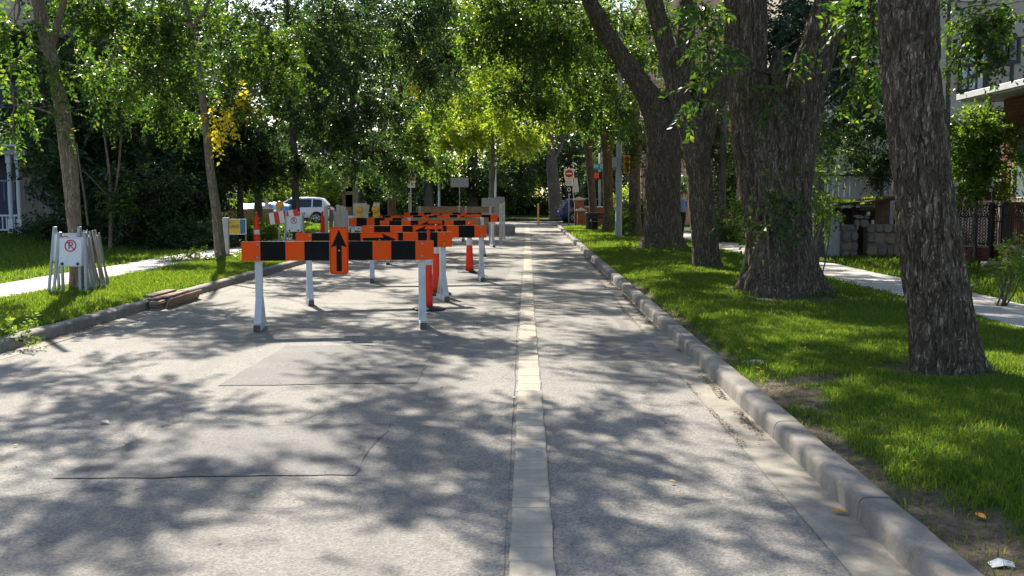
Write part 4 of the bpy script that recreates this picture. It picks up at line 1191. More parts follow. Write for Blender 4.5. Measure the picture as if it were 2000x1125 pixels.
barricade('second striped barricade, right-pointing arrow just above the front board', gg(605, 593), gg(865, 586), ('right', .03, 1.0, .60, .235), ov=(.20, .14))
barricade('third striped barricade, its right end sticking out past the others', gg(727, 550), gg(940, 548), ('left', .02, 1.01, .60, .235), ov=(.19, .10))
barricade('fourth striped barricade with a clear left-pointing arrow', G(758, 517), G(918, 516), ('left', .03, 1.0, .60, .235), ov=(.19, .12))
barricade('barricade turned away showing a bare wood board with white leg', G(800, 503), G(942, 501), None, facing=-1, ov=(.2, .2))
barricade('far striped barricade with right-pointing arrow at the left of its row', G(748, 489), G(858, 489), ('right', -.35, 1.0, .60, .235), ov=(.2, .15))
barricade('far striped barricade with left-pointing arrow at the right of its row', G(845, 484), G(962, 483), ('left', .1, 1.0, .60, .235), ov=(.2, .15))
barricade('striped barricade under the two amber warning lamps', G(690, 502), G(824, 502), None, ov=(.1, .2), segs='obobobobo')
barricade('farthest striped barricade half hidden behind the left-pointing arrow', G(800, 471), G(905, 471), ('right', .1, 1.0, .6, .235), ov=(.2, .15))
# brown timber barricades seen from behind at the end of the row
def back_barricade(label, a, b, top):
    a, b = Vector(a), Vector(b); mid = (a + b) / 2
    root = empty('barricade', mid, math.atan2(b.y - a.y, b.x - a.x), label, 'barricade', 'bare timber barricades at the end of the row')
    D = (b - a).length
    MB().box((0, .03, top - .14), (D + .35, .04, .27), None, .004).build('board', M['raw_wood'], root)
    MB().box((0, .03, top - .62), (D + .35, .04, .2), None, .004).build('board', M['raw_wood'], root)
    for x in (-D / 2, D / 2):
        p = MB().box((x, -.03, top / 2 + .03), (.09, .07, top - .02), None, .005).build('post', M['cream_wood'], root)
        MB().box((x, 0, .04), (.09, .6, .08), None, .005).build('foot', M['cream_wood'], p)
        for z in (top - .08, top - .2):
            MB().box((x, -.069, z), (.03, .012, .03)).build('bolt', M['black_metal'], p)
back_barricade('bare timber barricade below the grey rectangular sign back', G(820, 461), G(897, 461), 1.31)
back_barricade('shorter bare timber barricade beside the grey panels', G(910, 461), G(958, 461), 1.30)

# tall cream post with bolt holes and its slimmer partner
def post(label, px, py, h, w, mat='cream_wood', holes=True, name='wooden_post'):
    b = G(px, py)
    root = empty(name, b, 0, label, 'post', None)
    MB().box((0, 0, h / 2), (w, w, h), None, .006).build('shaft', M[mat], root)
    MB().box((0, 0, .03), (w * 1.3, .5, .06), None, .005).build('foot', M[mat], root)
    if holes:
        for k in range(4):
            MB().lathe([(.014, 0), (.014, .006)], (0, 0, 0), 8, False, Matrix.Translation((0, -w / 2, h - .2 - .28 * k)) @ Matrix.Rotation(R(90), 4, 'X')).build('bolt', M['black_metal'], root)
    return root
post('tall cream post with bolt holes at the right end of the barricades', 978, 478, 1.48, .10)
post('white post just behind the tall cream post', 984, 466, 1.5, .1, 'white_paint')
post('slim white post left of the tall cream post', 957, 474, 1.32, .075, 'white_paint')

# grey panels leaning at the end, and the grey sign back on its pole
def flat_sign(name, label, base, rz, pole_h, pole_r, panels, group=None, cat='sign', pole_mat='galvanised', feet=True, tilt=0.0):
    """pole with flat panels: (w, h, zc, mat, kind)"""
    root = empty(name, base, rz, label, cat, group)
    root.rotation_euler = (0, tilt, rz)
    MB().lathe([(pole_r, 0), (pole_r, pole_h)], n=10).build('pole', M[pole_mat], root)
    if feet:
        m = MB(); m.box((0, 0, .02), (.5, .06, .04), None, .005); m.box((0, 0, .021), (.06, .5, .043), None, .005)
        m.build('stand', M['black_metal'], root)
    for (w, h, zc, mat, xo) in panels:
        MB().prism([(xo + a, zc + b) for a, b in rrect(w, h, .03)], -pole_r - .012, -pole_r - .006).build('panel', M[mat], root)
    return root
flat_sign('road_sign', 'grey back of a rectangular sign on a thin pole over the barricades', G(898, 455), 0, 2.55, .022, [(.86, .45, 2.42, 'sign_back', 0)])
flat_sign('road_sign', 'dark grey-brown square panel at the right end of the barricades', G(956, 452), R(-4), 1.72, .03, [(.78, .95, 1.2, 'sign_back', 0)])
flat_sign('road_sign', 'pale grey panel right of the darker square panel', G(976, 452), R(8), 1.75, .03, [(.5, 1.0, 1.22, 'galvanised', 0)])
# a pale blade-like stake rising behind the panels
st = empty('stake', G(966, 450), 0, 'tall pale pointed stake rising above the grey panels', 'stake')
MB().add([(-.05, 0, 0), (.05, 0, 0), (.05, .03, 0), (-.05, .03, 0), (-.02, 0, 2.3), (.10, 0, 2.3), (.10, .03, 2.3), (-.02, .03, 2.3), (.09, .015, 3.5)],
         [(0, 1, 5, 4), (1, 2, 6, 5), (2, 3, 7, 6), (3, 0, 4, 7), (4, 5, 8), (5, 6, 8), (6, 7, 8), (7, 4, 8), (3, 2, 1, 0)]).build('blade', M['reflective_white'], st)

# concrete blocks by the cream posts
def block(label, px, py, d, rz=0):
    b = G(px, py)
    root = tag(MB().box((0, 0, d[2] / 2), d, None, .03).build('concrete_block', M['grey_concrete']), label, 'block', 'concrete blocks at the end of the barricades')
    root.location = (b.x, b.y, .004); root.rotation_euler = (0, 0, rz)
block('grey concrete block on the road beyond the tall cream post', 985, 458, (.9, 2.6, .45), R(3))
block('second grey concrete block farther left behind the posts', 955, 455, (1.2, .8, .42), R(-5))

# ------------------------------------------------------------------ delineator tubes and cones
def delineator(label, base, h, rb, rt, mat, bands, group, z0=0.0, wide=.33, basemat='rubber'):
    root = empty('delineator_post', base, jit(1), label, 'traffic delineator', group)
    n = 8
    MB().lathe([(wide, 0), (wide, .03), (wide * .86, .045), (rb + .02, .055)], n=8, smooth=False).build('base', M[basemat], root)
    prof = []
    hb = h - .16
    for k in range(9):
        t = k / 8
        prof.append((rb + (rt - rb) * t, .05 + (hb - .05) * t))
    prof += [(rt * .55, hb + .02), (rt * .45, hb + .05), (rt * .5, hb + .08), (rt * .62, hb + .10), (rt * .62, hb + .14), (rt * .4, h)]
    MB().lathe(prof, n=18).build('tube', M[mat], root)
    for z0_, z1_ in bands:
        r0 = rb + (rt - rb) * (z0_ - .05) / (hb - .05) + .003; r1 = rb + (rt - rb) * (z1_ - .05) / (hb - .05) + .003
        MB().lathe([(r0 - .002, z0_ - .001), (r0, z0_), (r1, z1_), (r1 - .002, z1_ + .001)], n=18).build('reflective_band', M['reflective_white'], root)
    return root
DG = 'orange delineator posts among the barricades'
delineator('glowing red-orange delineator just behind the front barricade right leg', G(838, 606), 1.20, .058, .045, 'cone_orange', [(.68, .84)], DG, wide=.25)
delineator('red-orange delineator behind the second barricade right leg', G(853, 576), 1.22, .085, .05, 'cone_orange', [(.72, .86)], DG, wide=.27)
delineator('red-orange cone-like delineator under the third barricade', G(917, 533), 1.12, .095, .05, 'cone_orange', [(.62, .78)], DG, wide=.27)
SG = 'faded delineators on the left sidewalk'
delineator('orange delineator with white band behind the front barricade left end', G(502, 484, LAWN), 1.12, .115, .07, 'cone_orange', [(.42, .56)], SG)
delineator('orange delineator in front of the straight grey trunk', G(585, 486, LAWN), 1.12, .10, .06, 'cone_orange', [(.30, .44)], SG)
delineator('faded orange delineator in front of the white car wheel', G(631, 481, LAWN), 1.12, .095, .06, 'cone_orange', [(.30, .44)], SG)
# slim yellow post at the far end of the road
y_ = empty('marker_post', G(1051, 441), 0, 'slim yellow marker post standing at the far end of the road', 'post')
MB().lathe([(.11, 0), (.11, .03), (.06, .05), (.055, .1), (.055, 1.3), (.03, 1.36)], n=12).build('tube', M['signal_yellow'], y_)
MB().lathe([(.14, 0), (.14, .02)], n=10).build('base', M['rubber'], y_)

# ------------------------------------------------------------------ amber lamps, sandwich boards on the far left side of the row
def warning_lamp(label, p):
    root = empty('warning_lamp', p, 0, label, 'lamp', 'amber barricade lamps')
    T = Matrix.Translation((0, 0, .16)) @ Matrix.Rotation(R(90), 4, 'X')
    MB().lathe([(.10, -.05), (.115, -.02), (.115, .02), (.10, .05)], n=18, M=T).build('rim', M['signal_yellow'], root)
    MB().lathe([(.092, .045), (.085, .06), (.05, .075), (.01, .08)], n=18, M=T).build('lens', M['lamp_amber'], root)
    MB().box((0, 0, .01), (.14, .1, .16), None, .01).build('battery_box', M['signal_yellow'], root)
bz = 1.115
def on_row(px, Y):
    d = P(px, 430, Y); return Vector((d.x, Y - .03, bz + .07))
def lamp_at(label, px):
    p = on_row(px, G(690, 502).y + .03)
    warning_lamp(label, p)
lamp_at('left amber warning lamp standing on a barricade board', 703)
lamp_at('right amber warning lamp standing on a barricade board', 734)

def a_frame(label, base, rz, front='parking', spread=.32, h=.98, w=.44, group=None, name='sign_frame', tilt=0.0, mat='galvanised', panel='sign_white', second=True):
    """folding frame: two legs and a panel at the front, two legs behind"""
    root = empty(name, base, rz, label, 'sign frame', group)
    root.rotation_euler = (tilt, 0, rz)
    def face(sg, nm):
        y0 = sg * spread / 2
        for x in (-1, 1):
            lo = Vector((x * (w / 2 + .045), y0, 0)); hi = Vector((x * (w / 2 - .015), sg * .02, h))
            MB().bar(lo, hi, .045, .026, up=(0, 1, 0), bev=.004).build('leg', M[mat], root)
        a = math.atan2((spread / 2 - .02), h)
        pn = MB().prism(rrect(w * .86, .46, .025), -.008, 0).build('panel', M[panel], root)
        pn.location = (0, y0 * (1 - .68) + sg * (.02 * .68 + .022), h * .68)
        pn.rotation_euler = (-sg * -a if sg < 0 else a, 0, 0 if sg < 0 else math.pi)
        if sg < 0: pn.rotation_euler = (-a, 0, 0)
        return pn
    pn = face(-1, 'front')
    if second: face(1, 'rear')
    if front == 'parking':
        ring_mb(.078, .098, -.011, -.008, 0, .10).build('prohibition_ring', M['sign_red'], pn)
        text_obj('letter_p', 'P', .17, M['sign_black'], pn, (.0, -.010, .10))
        MB().box((0, -.0125, .10), (.175, .002, .018), (0, R(45), 0)).build('slash', M['sign_red'], pn)
        for s in (-1, 1):
            q = [(s * .165, -.19), (s * .115, -.155), (s * .118, -.175), (s * .10, -.175), (s * .10, -.205), (s * .118, -.205), (s * .115, -.225)]
            if s > 0: q = q[::-1]
            MB().prism(q, -.0105, -.008).build('arrow', M['sign_black'], pn)
        ring_outline(0, 0, w * .86 - .014, .446, .02, -.0088, .003).build('border', M['sign_black'], pn)
    elif front == 'closed':
        MB().box((0, -.009, -.15), (w * .8, .002, .11)).build('red_band', M['sign_red'], pn)
        text_obj('lettering', 'SIDEWALK', .08, M['sign_black'], pn, (0, -.010, .10), w * .7)
        text_obj('lettering', 'CLOSED', .08, M['sign_black'], pn, (0, -.010, .0), w * .6)
    return root
FG = 'folding sign frames leaning round the slim leaning tree'
fb = G(150, 574, LAWN)
a_frame('front white no-parking frame standing before the slim leaning tree', (fb.x + .02, fb.y - .12, LAWN + .02), R(-2), group=FG)
a_frame('second no-parking frame directly behind the front one', (fb.x - .17, fb.y + .12, LAWN + .02), R(-4), group=FG, h=1.06)
# folded frames standing almost edge-on
for i, (px, rz, h, mt, lab) in enumerate(((184, -62, .98, 'sidewalk', 'tan closed-sidewalk frame folded beside the tree, nearest the trunk'), (192, -70, 1.0, None, 'folded wooden frame, second from the trunk'), (201, -74, .99, None, 'folded wooden frame, third from the trunk'), (212, -76, .95, None, 'outermost folded wooden frame leaning away from the trunk'))):
    b = G(px, 566, LAWN)
    a_frame(lab, (b.x, b.y + .05, LAWN + .02), R(rz), 'closed' if i == 0 else None, .13, h, .40, FG, tilt=R(9), mat='frame_grey', second=i % 2 == 0, panel='cream_wood' if i == 0 else 'sign_back')

# stack of weathered planks lying on the left kerb
pb = G(345, 600, 0)
ps = empty('plank_stack', (XL + .02, pb.y, 0), R(1), 'stack of weathered planks lying over the left kerb', 'planks')
m = MB().bar((.22, -.30, .065), (.22, 1.30, .065), .03, .20, up=(.45, 0, 1), bev=.004); m.build('plank', M['rusty_wood'], ps)
for i, (x, y0, y1, z, rz) in enumerate(((.09, -.5, .9, .03, 0), (.08, -.48, .9, .062, .01), (.10, -.5, .8, .094, -.01), (.07, -.47, .95, .126, .02), (.0, -.35, 1.0, .158, .03), (-.08, -.2, .8, .19, -.05), (.08, -.1, 1.1, .16, .05), (-.12, .1, .9, .165, .1))):
    m = MB().box((0, 0, 0), (.15, y1 - y0, .027), (jit(.02), jit(.05), 0), .003)
    o = m.build('plank', M['weathered_wood' if i % 3 else 'rusty_wood'], ps); o.location = (x, (y0 + y1) / 2, z); o.rotation_euler = (0, 0, rz)

# red and white striped board with a lamp, tilted, on the left sidewalk
rb = empty('striped_board', G(556, 486, LAWN), R(14), 'small red and white striped board on thin legs with an orange lamp', 'barricade')
zc = .98
for k in range(6):
    MB().box((-.36 + .144 * k, 0, zc - .06 + .020 * k), (.143, .025, .36), (0, R(-8), 0)).build('stripe_panel', M['sign_red' if k % 2 else 'reflective_white'], rb)
for x in (-.13, .16):
    MB().bar((x - .05, .02, 0), (x, .02, zc), .03, .03).build('leg', M['galvanised'], rb)
    MB().bar((x - .05, .3, 0), (x, .03, zc), .03, .03).build('leg', M['galvanised'], rb)
lm = MB().lathe([(.06, 1.16), (.06, 1.24), (.11, 1.26), (.125, 1.33), (.11, 1.40), (.05, 1.45)], (-.12, 0, 0), 14).build('lamp', M['lamp_amber'], rb)
# white no-parking frame by the grey trunk and boards beside it
a_frame('white no-parking frame at the foot of the straight grey trunk', G(576, 489, LAWN), R(3), group=None, h=1.15, w=.5)
a_frame('no-parking frame beside the cream planks left of the lamps', G(694, 489, 0.004), R(4), h=1.3, w=.5)
pk = empty('upright_planks', G(656, 484, 0), 0, 'bundle of cream planks standing upright behind the arrow sign', 'planks')
for i, x in enumerate((-.30, -.16, .0, .12, .24, .34)):
    hh = (1.42, 1.28, 1.22, 1.45, 1.42, 1.38)[i]
    o = MB().box((0, 0, hh / 2), (.12, .05, hh), None, .004).build('plank', M['cream_wood' if i != 1 else 'weathered_wood'], pk); o.location = (x, jit(.03), 0); o.rotation_euler = (jit(.04), jit(.03), jit(.2))
# boards with brown and cream faces behind the lamps
bd = empty('board_stack', G(722, 478, 0), 0, 'cream hinged boards standing between the amber lamps', 'boards')
for i, (x, rz, h) in enumerate(((-.28, 14, 1.45), (-.1, -8, 1.5), (.14, 10, 1.52), (.38, -12, 1.48))):
    o = MB().box((0, 0, h / 2), (.22, .03, h), None, .004).build('board', M['cream_wood'], bd); o.location = (x, jit(.05), 0); o.rotation_euler = (0, R(rz * .5), R(rz))
sg = flat_sign('road_sign', 'stepped tan backs of signs on a pole above the cream planks', G(686, 470, .0), 0, 2.4, .03, [(.42, .62, 2.25, 'sign_brown', -.12), (.5, .85, 1.75, 'sign_brown', .06), (.4, .8, 1.4, 'raw_wood', -.12)])
flat_sign('road_sign', 'small cream board hung left of the amber lamps', G(694, 478, 0), R(5), 1.5, .025, [(.36, .42, 1.28, 'cream_wood', .12)])

# yellow sign with lettering near the tree with yellow leaves
ys = empty('yellow_sign', G(455, 492, LAWN), R(2), 'yellow sign with dark lettering and a blue end panel on the left lawn', 'sign')
MB().prism(rrect(1.0, .60, .02), -.02, .02).build('panel', M['reflective_white'], ys).location = (0, 0, .98)
MB().box((-.10, -.023, .98), (.74, .005, .54)).build('yellow_face', M['sign_yellow'], ys)
MB().box((.375, -.023, .98), (.19, .005, .55)).build('blue_face', M['sign_blue'], ys)
text_obj('lettering', 'MERCHAND', .2, M['sign_black'], ys, (-.10, -.027, .98), .70)
text_obj('lettering', 'THE', .1, M['sign_black'], ys, (-.18, -.027, 1.14), .3)
for x in (-.47, .47): MB().box((x, .04, .62), (.05, .04, 1.24), None, .004).build('post', M['weathered_wood'], ys)
ys.scale = (.8, .74, .74)
bx_ = empty('utility_box', G(443, 500, LAWN), R(10), 'slim pale green utility marker right behind the tree with yellow leaves', 'utility box')
MB().box((0, 0, .5), (.14, .2, 1.0), None, .015).build('body', M['sign_back'], bx_)
MB().box((0, 0, 1.01), (.16, .22, .03), None, .008).build('cap', M['reflective_white'], bx_)

# ------------------------------------------------------------------ corner: signs, pole, bin, bench, brick wall
def no_entry(root, zc, r, sq, y):
    p = MB().prism([(a, zc + b) for a, b in rrect(sq, sq, .04)], y - .004, y).build('panel', M['sign_white'], root)
    MB().prism(circle(r, 28, 0, zc), y - .007, y - .004).build('red_disc', M['sign_red'], p)
    MB().box((0, y - .009, zc), (r * 1.35, .003, r * .34)).build('white_bar', M['sign_white'], p)
dn = empty('road_sign', G(1111, 441, LAWN), R(-3), 'white sign with red no-entry disc and small plates below it', 'sign', None)
MB().lathe([(.03, 0), (.03, 3.25)], n=10).build('pole', M['galvanised'], dn)
no_entry(dn, 2.90, .22, .56, -.035)
MB().prism([(a, 2.40 + b) for a, b in rrect(.42, .30, .02)], -.04, -.035).build('plate', M['sign_white'], dn)
text_obj('lettering', 'EXCEPT', .1, M['sign_black'], dn, (0, -.043, 2.45), .32)
text_obj('lettering', 'BUSES', .1, M['sign_black'], dn, (0, -.043, 2.33), .30)
MB().prism([(a, 2.02 + b) for a, b in rrect(.40, .40, .02)], -.04, -.035).build('plate', M['sign_black'], dn)
MB().add([], []).build('mark', M['sign_white'], dn) if False else ring_mb(.07, .11, -.044, -.041, 0, 2.02).build('mark', M['sign_white'], dn)
gb = empty('road_sign', G(1127, 440, LAWN), R(4), 'tilted grey sign back with a red disc peeking out beside the brick pillar', 'sign')
gb.rotation_euler = (0, R(-7), R(4))
MB().lathe([(.03, 0), (.03, 2.9)], n=10).build('pole', M['galvanised'], gb)
MB().prism([(a, 2.28 + b) for a, b in rrect(.66, .80, .03)], -.045, -.038).build('panel', M['sign_back'], gb)
MB().prism(circle(.19, 24, -.06, 2.60), -.052, -.046).build('red_disc', M['sign_red'], gb)
MB().box((-.06, -.054, 2.60), (.25, .003, .06)).build('white_bar', M['sign_white'], gb)
# mirrored no-entry sign on the left side of the street end
dl = empty('road_sign', G(803, 438, LAWN), R(5), 'red no-entry sign with plate on the left side of the street end', 'sign')
MB().lathe([(.03, 0), (.03, 3.1)], n=10).build('pole', M['galvanised'], dl)
no_entry(dl, 2.72, .24, .56, -.035)
MB().prism([(a, 2.28 + b) for a, b in rrect(.5, .24, .02)], -.04, -.035).build('plate', M['sign_white'], dl)
text_obj('lettering', 'ONE WAY', .1, M['sign_black'], dl, (0, -.043, 2.28), .4)
lp_ = empty('light_pole', G(858, 432, LAWN), 0, 'thin grey lamp post across the intersection left of the grey sign back', 'lamp post')
MB().lathe([(.11, 0), (.10, .4), (.075, .45), (.06, 5.2)], n=12).build('pole', M['pole_grey'], lp_)
MB().tube([(0, 0, 5.1), (.3, 0, 5.6), (1.0, 0, 5.8), (1.5, 0, 5.75)], .04, 8).build('arm', M['pole_grey'], lp_)
MB().box((1.7, 0, 5.72), (.6, .22, .12), None, .04).build('lamp_head', M['pole_grey'], lp_)
lq_ = empty('light_pole', G(800, 448, 0), 0, 'second thin grey pole beside the left no-entry sign', 'post')
MB().lathe([(.05, 0), (.05, 1.9), (.02, 1.95)], n=10).build('pole', M['pole_grey'], lq_)
MB().box((0, 0, .02), (.3, .3, .04), None, .005).build('base', M['rubber'], lq_)

tp = empty('traffic_light_pole', G(1208, 464, LAWN), 0, 'thick grey pole with a yellow traffic signal at the right corner', 'traffic light')
MB().lathe([(.18, 0), (.18, .05), (.135, .08), (.125, 2.6), (.10, 4.6), (.085, 9.0)], n=16).build('pole', M['pole_grey'], tp)
sgn = MB().box((.29, 0, 2.85), (.22, .2, .70), None, .02).build('signal_head', M['signal_yellow'], tp)
for z in (3.06, 2.85, 2.64):
    MB().tube([(.29, -.1, z), (.29, -.3, z - .02)], [.095, .09], 12, False).build('visor', M['black_metal'], sgn)
    MB().lathe([(.08, 0), (.06, .02), (.01, .025)], n=14, M=Matrix.Translation((.29, -.101, z)) @ Matrix.Rotation(R(90), 4, 'X')).build('lens', M['lamp_amber'], sgn)
MB().box((.15, 0, 2.85), (.12, .05, .05)).build('bracket', M['pole_grey'], tp)
MB().box((-.17, 0, 2.92), (.18, .25, .42), None, .02).build('control_box', M['galvanised'], tp)
MB().tube([(0, 0, 7.5), (-1.5, .2, 8.2), (-3.0, .4, 8.4)], .045, 8).build('arm', M['pole_grey'], tp)
# pedestrian signal and street-name plate across the intersection
pdn = empty('pedestrian_signal', G(1171, 434, LAWN), 0, 'pedestrian signal with a red hand below a teal street-name plate', 'traffic light')
MB().lathe([(.09, 0), (.08, 4.4)], n=12).build('pole', M['pole_grey'], pdn)
hd = MB().box((-.05, -.16, 2.98), (.85, .2, .46), None, .03).build('signal_head', M['black_metal'], pdn)
MB().box((-.24, -.265, 2.98), (.30, .01, .36)).build('hand_lens', M['signal_red_lit'], hd)
nb = MB().box((-.05, -.12, 3.55), (.95, .02, .38)).build('street_plate', M['sign_teal'], pdn)
text_obj('lettering', '99 ST', .3, M['sign_white'], nb, (-.05, -.133, 3.55), .72)
# waste bin
bn = empty('waste_bin', G(1156, 450, LAWN), 0, 'black flared waste bin on a concrete pad at the corner', 'bin')
MB().box((0, 0, .0), (1.5, 1.0, .05), None, .01).build('pad', M['grey_concrete'], bn)
MB().lathe([(.28, .03), (.29, .06), (.30, .66), (.33, .74), (.36, .80), (.30, .81), (.27, .70), (.25, .10)], n=24).build('body', M['bin_black'], bn)
MB().lathe([(.37, .80), (.38, .815), (.38, .84), (.30, .85), (.20, .84)], n=24).build('lid_rim', M['black_metal'], bn)
MB().prism(circle(.045, 14, -.06, .5), -.31, -.297).build('badge', M['sign_white'], bn)
# bench
bc = empty('park_bench', G(1205, 452, LAWN), 0, 'dark slatted bench behind the brown trunk and grey pole', 'bench')
for k in range(4): MB().box((0, -.17 + .115 * k, .45), (2.6, .10, .035), None, .006).build('seat_slat', M['dark_timber'], bc)
for k in range(2): MB().box((0, .26, .64 + .14 * k), (2.6, .03, .10), None, .006).build('back_slat', M['dark_timber'], bc)
for x in (-1.15, 1.15):
    m = MB(); m.bar((x, -.2, 0), (x, -.2, .44), .06); m.bar((x, .22, 0), (x, .27, .84), .06); m.bar((x, -.2, .41), (x, .24, .41), .06); m.build('bench_frame', M['black_metal'], bc)
# brick corner wall with capped pillars
cw = empty('brick_corner_wall', G(1131, 441, LAWN), 0, 'low red brick wall with capped pillars at the right corner', 'wall')
pw = 57.0
def pillar(x, w, h, y=0.0):
    p = MB().box((x, y, h / 2), (w, w, h), None, .01).build('pillar', M['brick_house'], cw)
    m = MB(); m.box((x, y, h + .05), (w + .14, w + .14, .1), None, .02)
    m.add([(x - w / 2, y - w / 2, h + .1), (x + w / 2, y - w / 2, h + .1), (x + w / 2, y + w / 2, h + .1), (x - w / 2, y + w / 2, h + .1), (x, y, h + .2)], [(0, 1, 4), (1, 2, 4), (2, 3, 4), (3, 0, 4)])
    m.build('cap', M['stone_cap'], p)
    k = 0; z = .075
    while z < h - .02:
        MB().box((x, y, z), (w + .012, w + .012, .006)).build('mortar_course', M['mortar'], p); z += .075 * 2
pillar(.02, .52, 1.42, .5)
pillar(.10, .44, .82, -.25)
wl = MB().box((1.3, .55, .5), (2.0, .25, 1.0), None, .01).build('wall', M['brick_house'], cw)
MB().box((1.3, .55, 1.04), (2.05, .36, .08), None, .015).build('coping', M['stone_cap'], wl)
for k in range(6): MB().box((1.3, .55, .12 + .15 * k), (1.99, .262, .006)).build('mortar_course', M['mortar'], wl)
pillar(2.55, .5, 1.3, .5)

# ------------------------------------------------------------------ cars
def car(label, loc, rz, paint, L=4.6, Wd=1.86, H=1.68, name='parked_car', group='cars on the cross street'):
    """estate-bodied car; local +x is the front"""
    root = empty(name, loc, rz, label, 'car', group)
    hw = Wd / 2
    # (x, sill z, belt z, roof z, half width at sill, at belt, at roof)
    st = [(-L / 2, .55, .95, .97, .70, .72, .66), (-L / 2 + .10, .38, .98, 1.02, .84, .86, .74), (-L / 2 + .38, .30, 1.02, 1.42, .90, .91, .66), (-L / 2 + .62, .28, 1.02, H - .06, .92, .93, .64),
          (-L / 2 + 1.2, .27, 1.0, H, .93, .93, .66), (-.35, .26, .98, H, .93, .93, .67), (.35, .26, .97, H - .03, .93, .93, .66), (.95, .27, .97, 1.34, .93, .92, .66), (1.30, .28, .96, 1.06, .93, .91, .74),
          (L / 2 - .55, .30, .92, .97, .91, .89, .76), (L / 2 - .15, .34, .80, .86, .84, .82, .70), (L / 2, .48, .70, .74, .66, .66, .60)]
    def sec(s):
        x, a, b, r, w0, w1, w2 = s
        w0, w1, w2 = [w * hw / .93 for w in (w0, w1, w2)]
        return [(x, -w0 * .9, a), (x, -w0, a + .12), (x, -w1, (a + b) / 2 + .05), (x, -w1 * .985, b), (x, -(w1 * .35 + w2 * .65), b + (r - b) * .62), (x, -w2, r - .03 * (r > b + .1)), (x, -w2 * .6, r + .012), (x, 0, r + .02),
                (x, w2 * .6, r + .012), (x, w2, r - .03 * (r > b + .1)), (x, (w1 * .35 + w2 * .65), b + (r - b) * .62), (x, w1 * .985, b), (x, w1, (a + b) / 2 + .05), (x, w0, a + .12), (x, w0 * .9, a)]
    S = [sec(s) for s in st]; n = len(S[0]); m = MB()
    vs = [p for s in S for p in s]; fs = []
    for i in range(len(S) - 1):
        for k in range(n):
            k2 = (k + 1) % n
            fs.append((i * n + k, (i + 1) * n + k, (i + 1) * n + k2, i * n + k2))
    fs.append(tuple(range(n))); fs.append(tuple((len(S) - 1) * n + k for k in range(n))[::-1])
    m.add(vs, fs, True); m.build('body', M[paint], root)
    # side windows, windscreen, rear window: panes just proud of the body
    def lerp(i, k, t):
        a = Vector(S[i][k]); b = Vector(S[i + 1][k]); return a.lerp(b, t)
    def at(x, side, v):
        for i in range(len(st) - 1):
            if st[i][0] <= x <= st[i + 1][0]:
                t = (x - st[i][0]) / (st[i + 1][0] - st[i][0]); break
        ks = (3, 4, 5) if side < 0 else (11, 10, 9)
        p = [lerp(i, k, t) for k in ks]
        q = p[0].lerp(p[1], v / .62) if v < .62 else p[1].lerp(p[2], (v - .62) / .38)
        return q + Vector((0, side * .012, 0))
    for side in (-1, 1):
        for x0, x1 in ((-L / 2 + .55, -L / 2 + 1.15), (-L / 2 + 1.25, -.15), (-.05, .85)):
            vs = []; fs = []; nn = 5
            for a in range(nn + 1):
                x = x0 + (x1 - x0) * a / nn
                for v in (.10, .5, .86 if x < .5 else .80):
                    vs.append(at(x, side, v))
            for a in range(nn):
                for b in range(2):
                    q = (a * 3 + b, (a + 1) * 3 + b, (a + 1) * 3 + b + 1, a * 3 + b + 1); fs.append(q)
            MB().add(vs, fs, True).build('side_window', M['window_dark'], root)
        # arches, wheels
        for x in (-L / 2 + .88, L / 2 - .92):
            T = Matrix.Translation((x, side * (hw - .10), .35)) @ Matrix.Rotation(R(90) * -side, 4, 'X')
            MB().lathe([(.44, -.05), (.44, .105), (.40, .112), (.37, .10)], n=24, M=T).build('wheel_arch', M['plastic_dark'], root)
            w = MB().lathe([(.20, -.10), (.33, -.09), (.35, -.05), (.35, .09), (.33, .125), (.23, .13)], n=24, M=T).build('wheel', M['tyre'], root)
            rm = MB().lathe([(.235, .10), (.23, .132), (.20, .134), (.20, .115), (.02, .112)], n=24, M=T)
            for q in range(5):
                a = q * 2 * math.pi / 5
                rm.box((math.cos(a) * .12, math.sin(a) * .12, .126), (.20, .045, .022), (0, 0, a), .004, T)
            rm.build('rim', M['rim'], w)
        MB().box((-L / 2 + .10, side * (hw - .20), .98), (.22, .30, .12), (0, 0, R(20) * side), .03).build('tail_lamp', M['lamp_red'], root)
        MB().box((L / 2 - .16, side * (hw - .24), .76), (.24, .30, .12), (0, 0, R(-25) * side), .03).build('headlamp', M['lamp_clear'], root)
        mm = MB().box((.78, side * (hw + .07), 1.05), (.10, .16, .12), None, .03).build('wing_mirror', M[paint], root)
        MB().box((0, side * (hw - .02), .31), (2.4, .06, .12), None, .02).build('sill_trim', M['plastic_dark'], root)
    i = 1
    def quad(ia, ib, nm, inset=.12):
        a, b = S[ia], S[ib]
        vs = []
        for sx, k in ((a, 5), (a, 9), (b, 9), (b, 5)):
            vs.append(Vector(sx[k]))
        c = sum(vs, Vector()) / 4
        vs = [c + (p - c) * (1 - inset) for p in vs]
        nrm = (vs[1] - vs[0]).cross(vs[3] - vs[0]).normalized()
        if nrm.z < 0: nrm = -nrm
        MB().add([p + nrm * .03 for p in vs], [(0, 1, 2, 3)]).build(nm, M['window_dark'], root)
    quad(1, 3, 'rear_window', .16); quad(6, 8, 'windscreen', .10)
    MB().box((-L / 2 + .02, 0, .46), (.16, Wd * .82, .2), None, .05).build('rear_bumper', M['plastic_dark'], root)
    MB().box((L / 2 - .06, 0, .42), (.16, Wd * .80, .2), None, .05).build('front_bumper', M['plastic_dark'], root)
    MB().box((-L / 2 + .0, 0, .78), (.02, .5, .12)).build('number_plate', M['sign_white'], root)
    return root
w0 = G(610, 434, .0)
car('white estate car behind the straight grey trunk on the cross street', (w0.x - .5, 69.0, .004), R(180), 'car_white', 4.7, 1.88, 1.72)
b0 = G(1112, 432, .0)
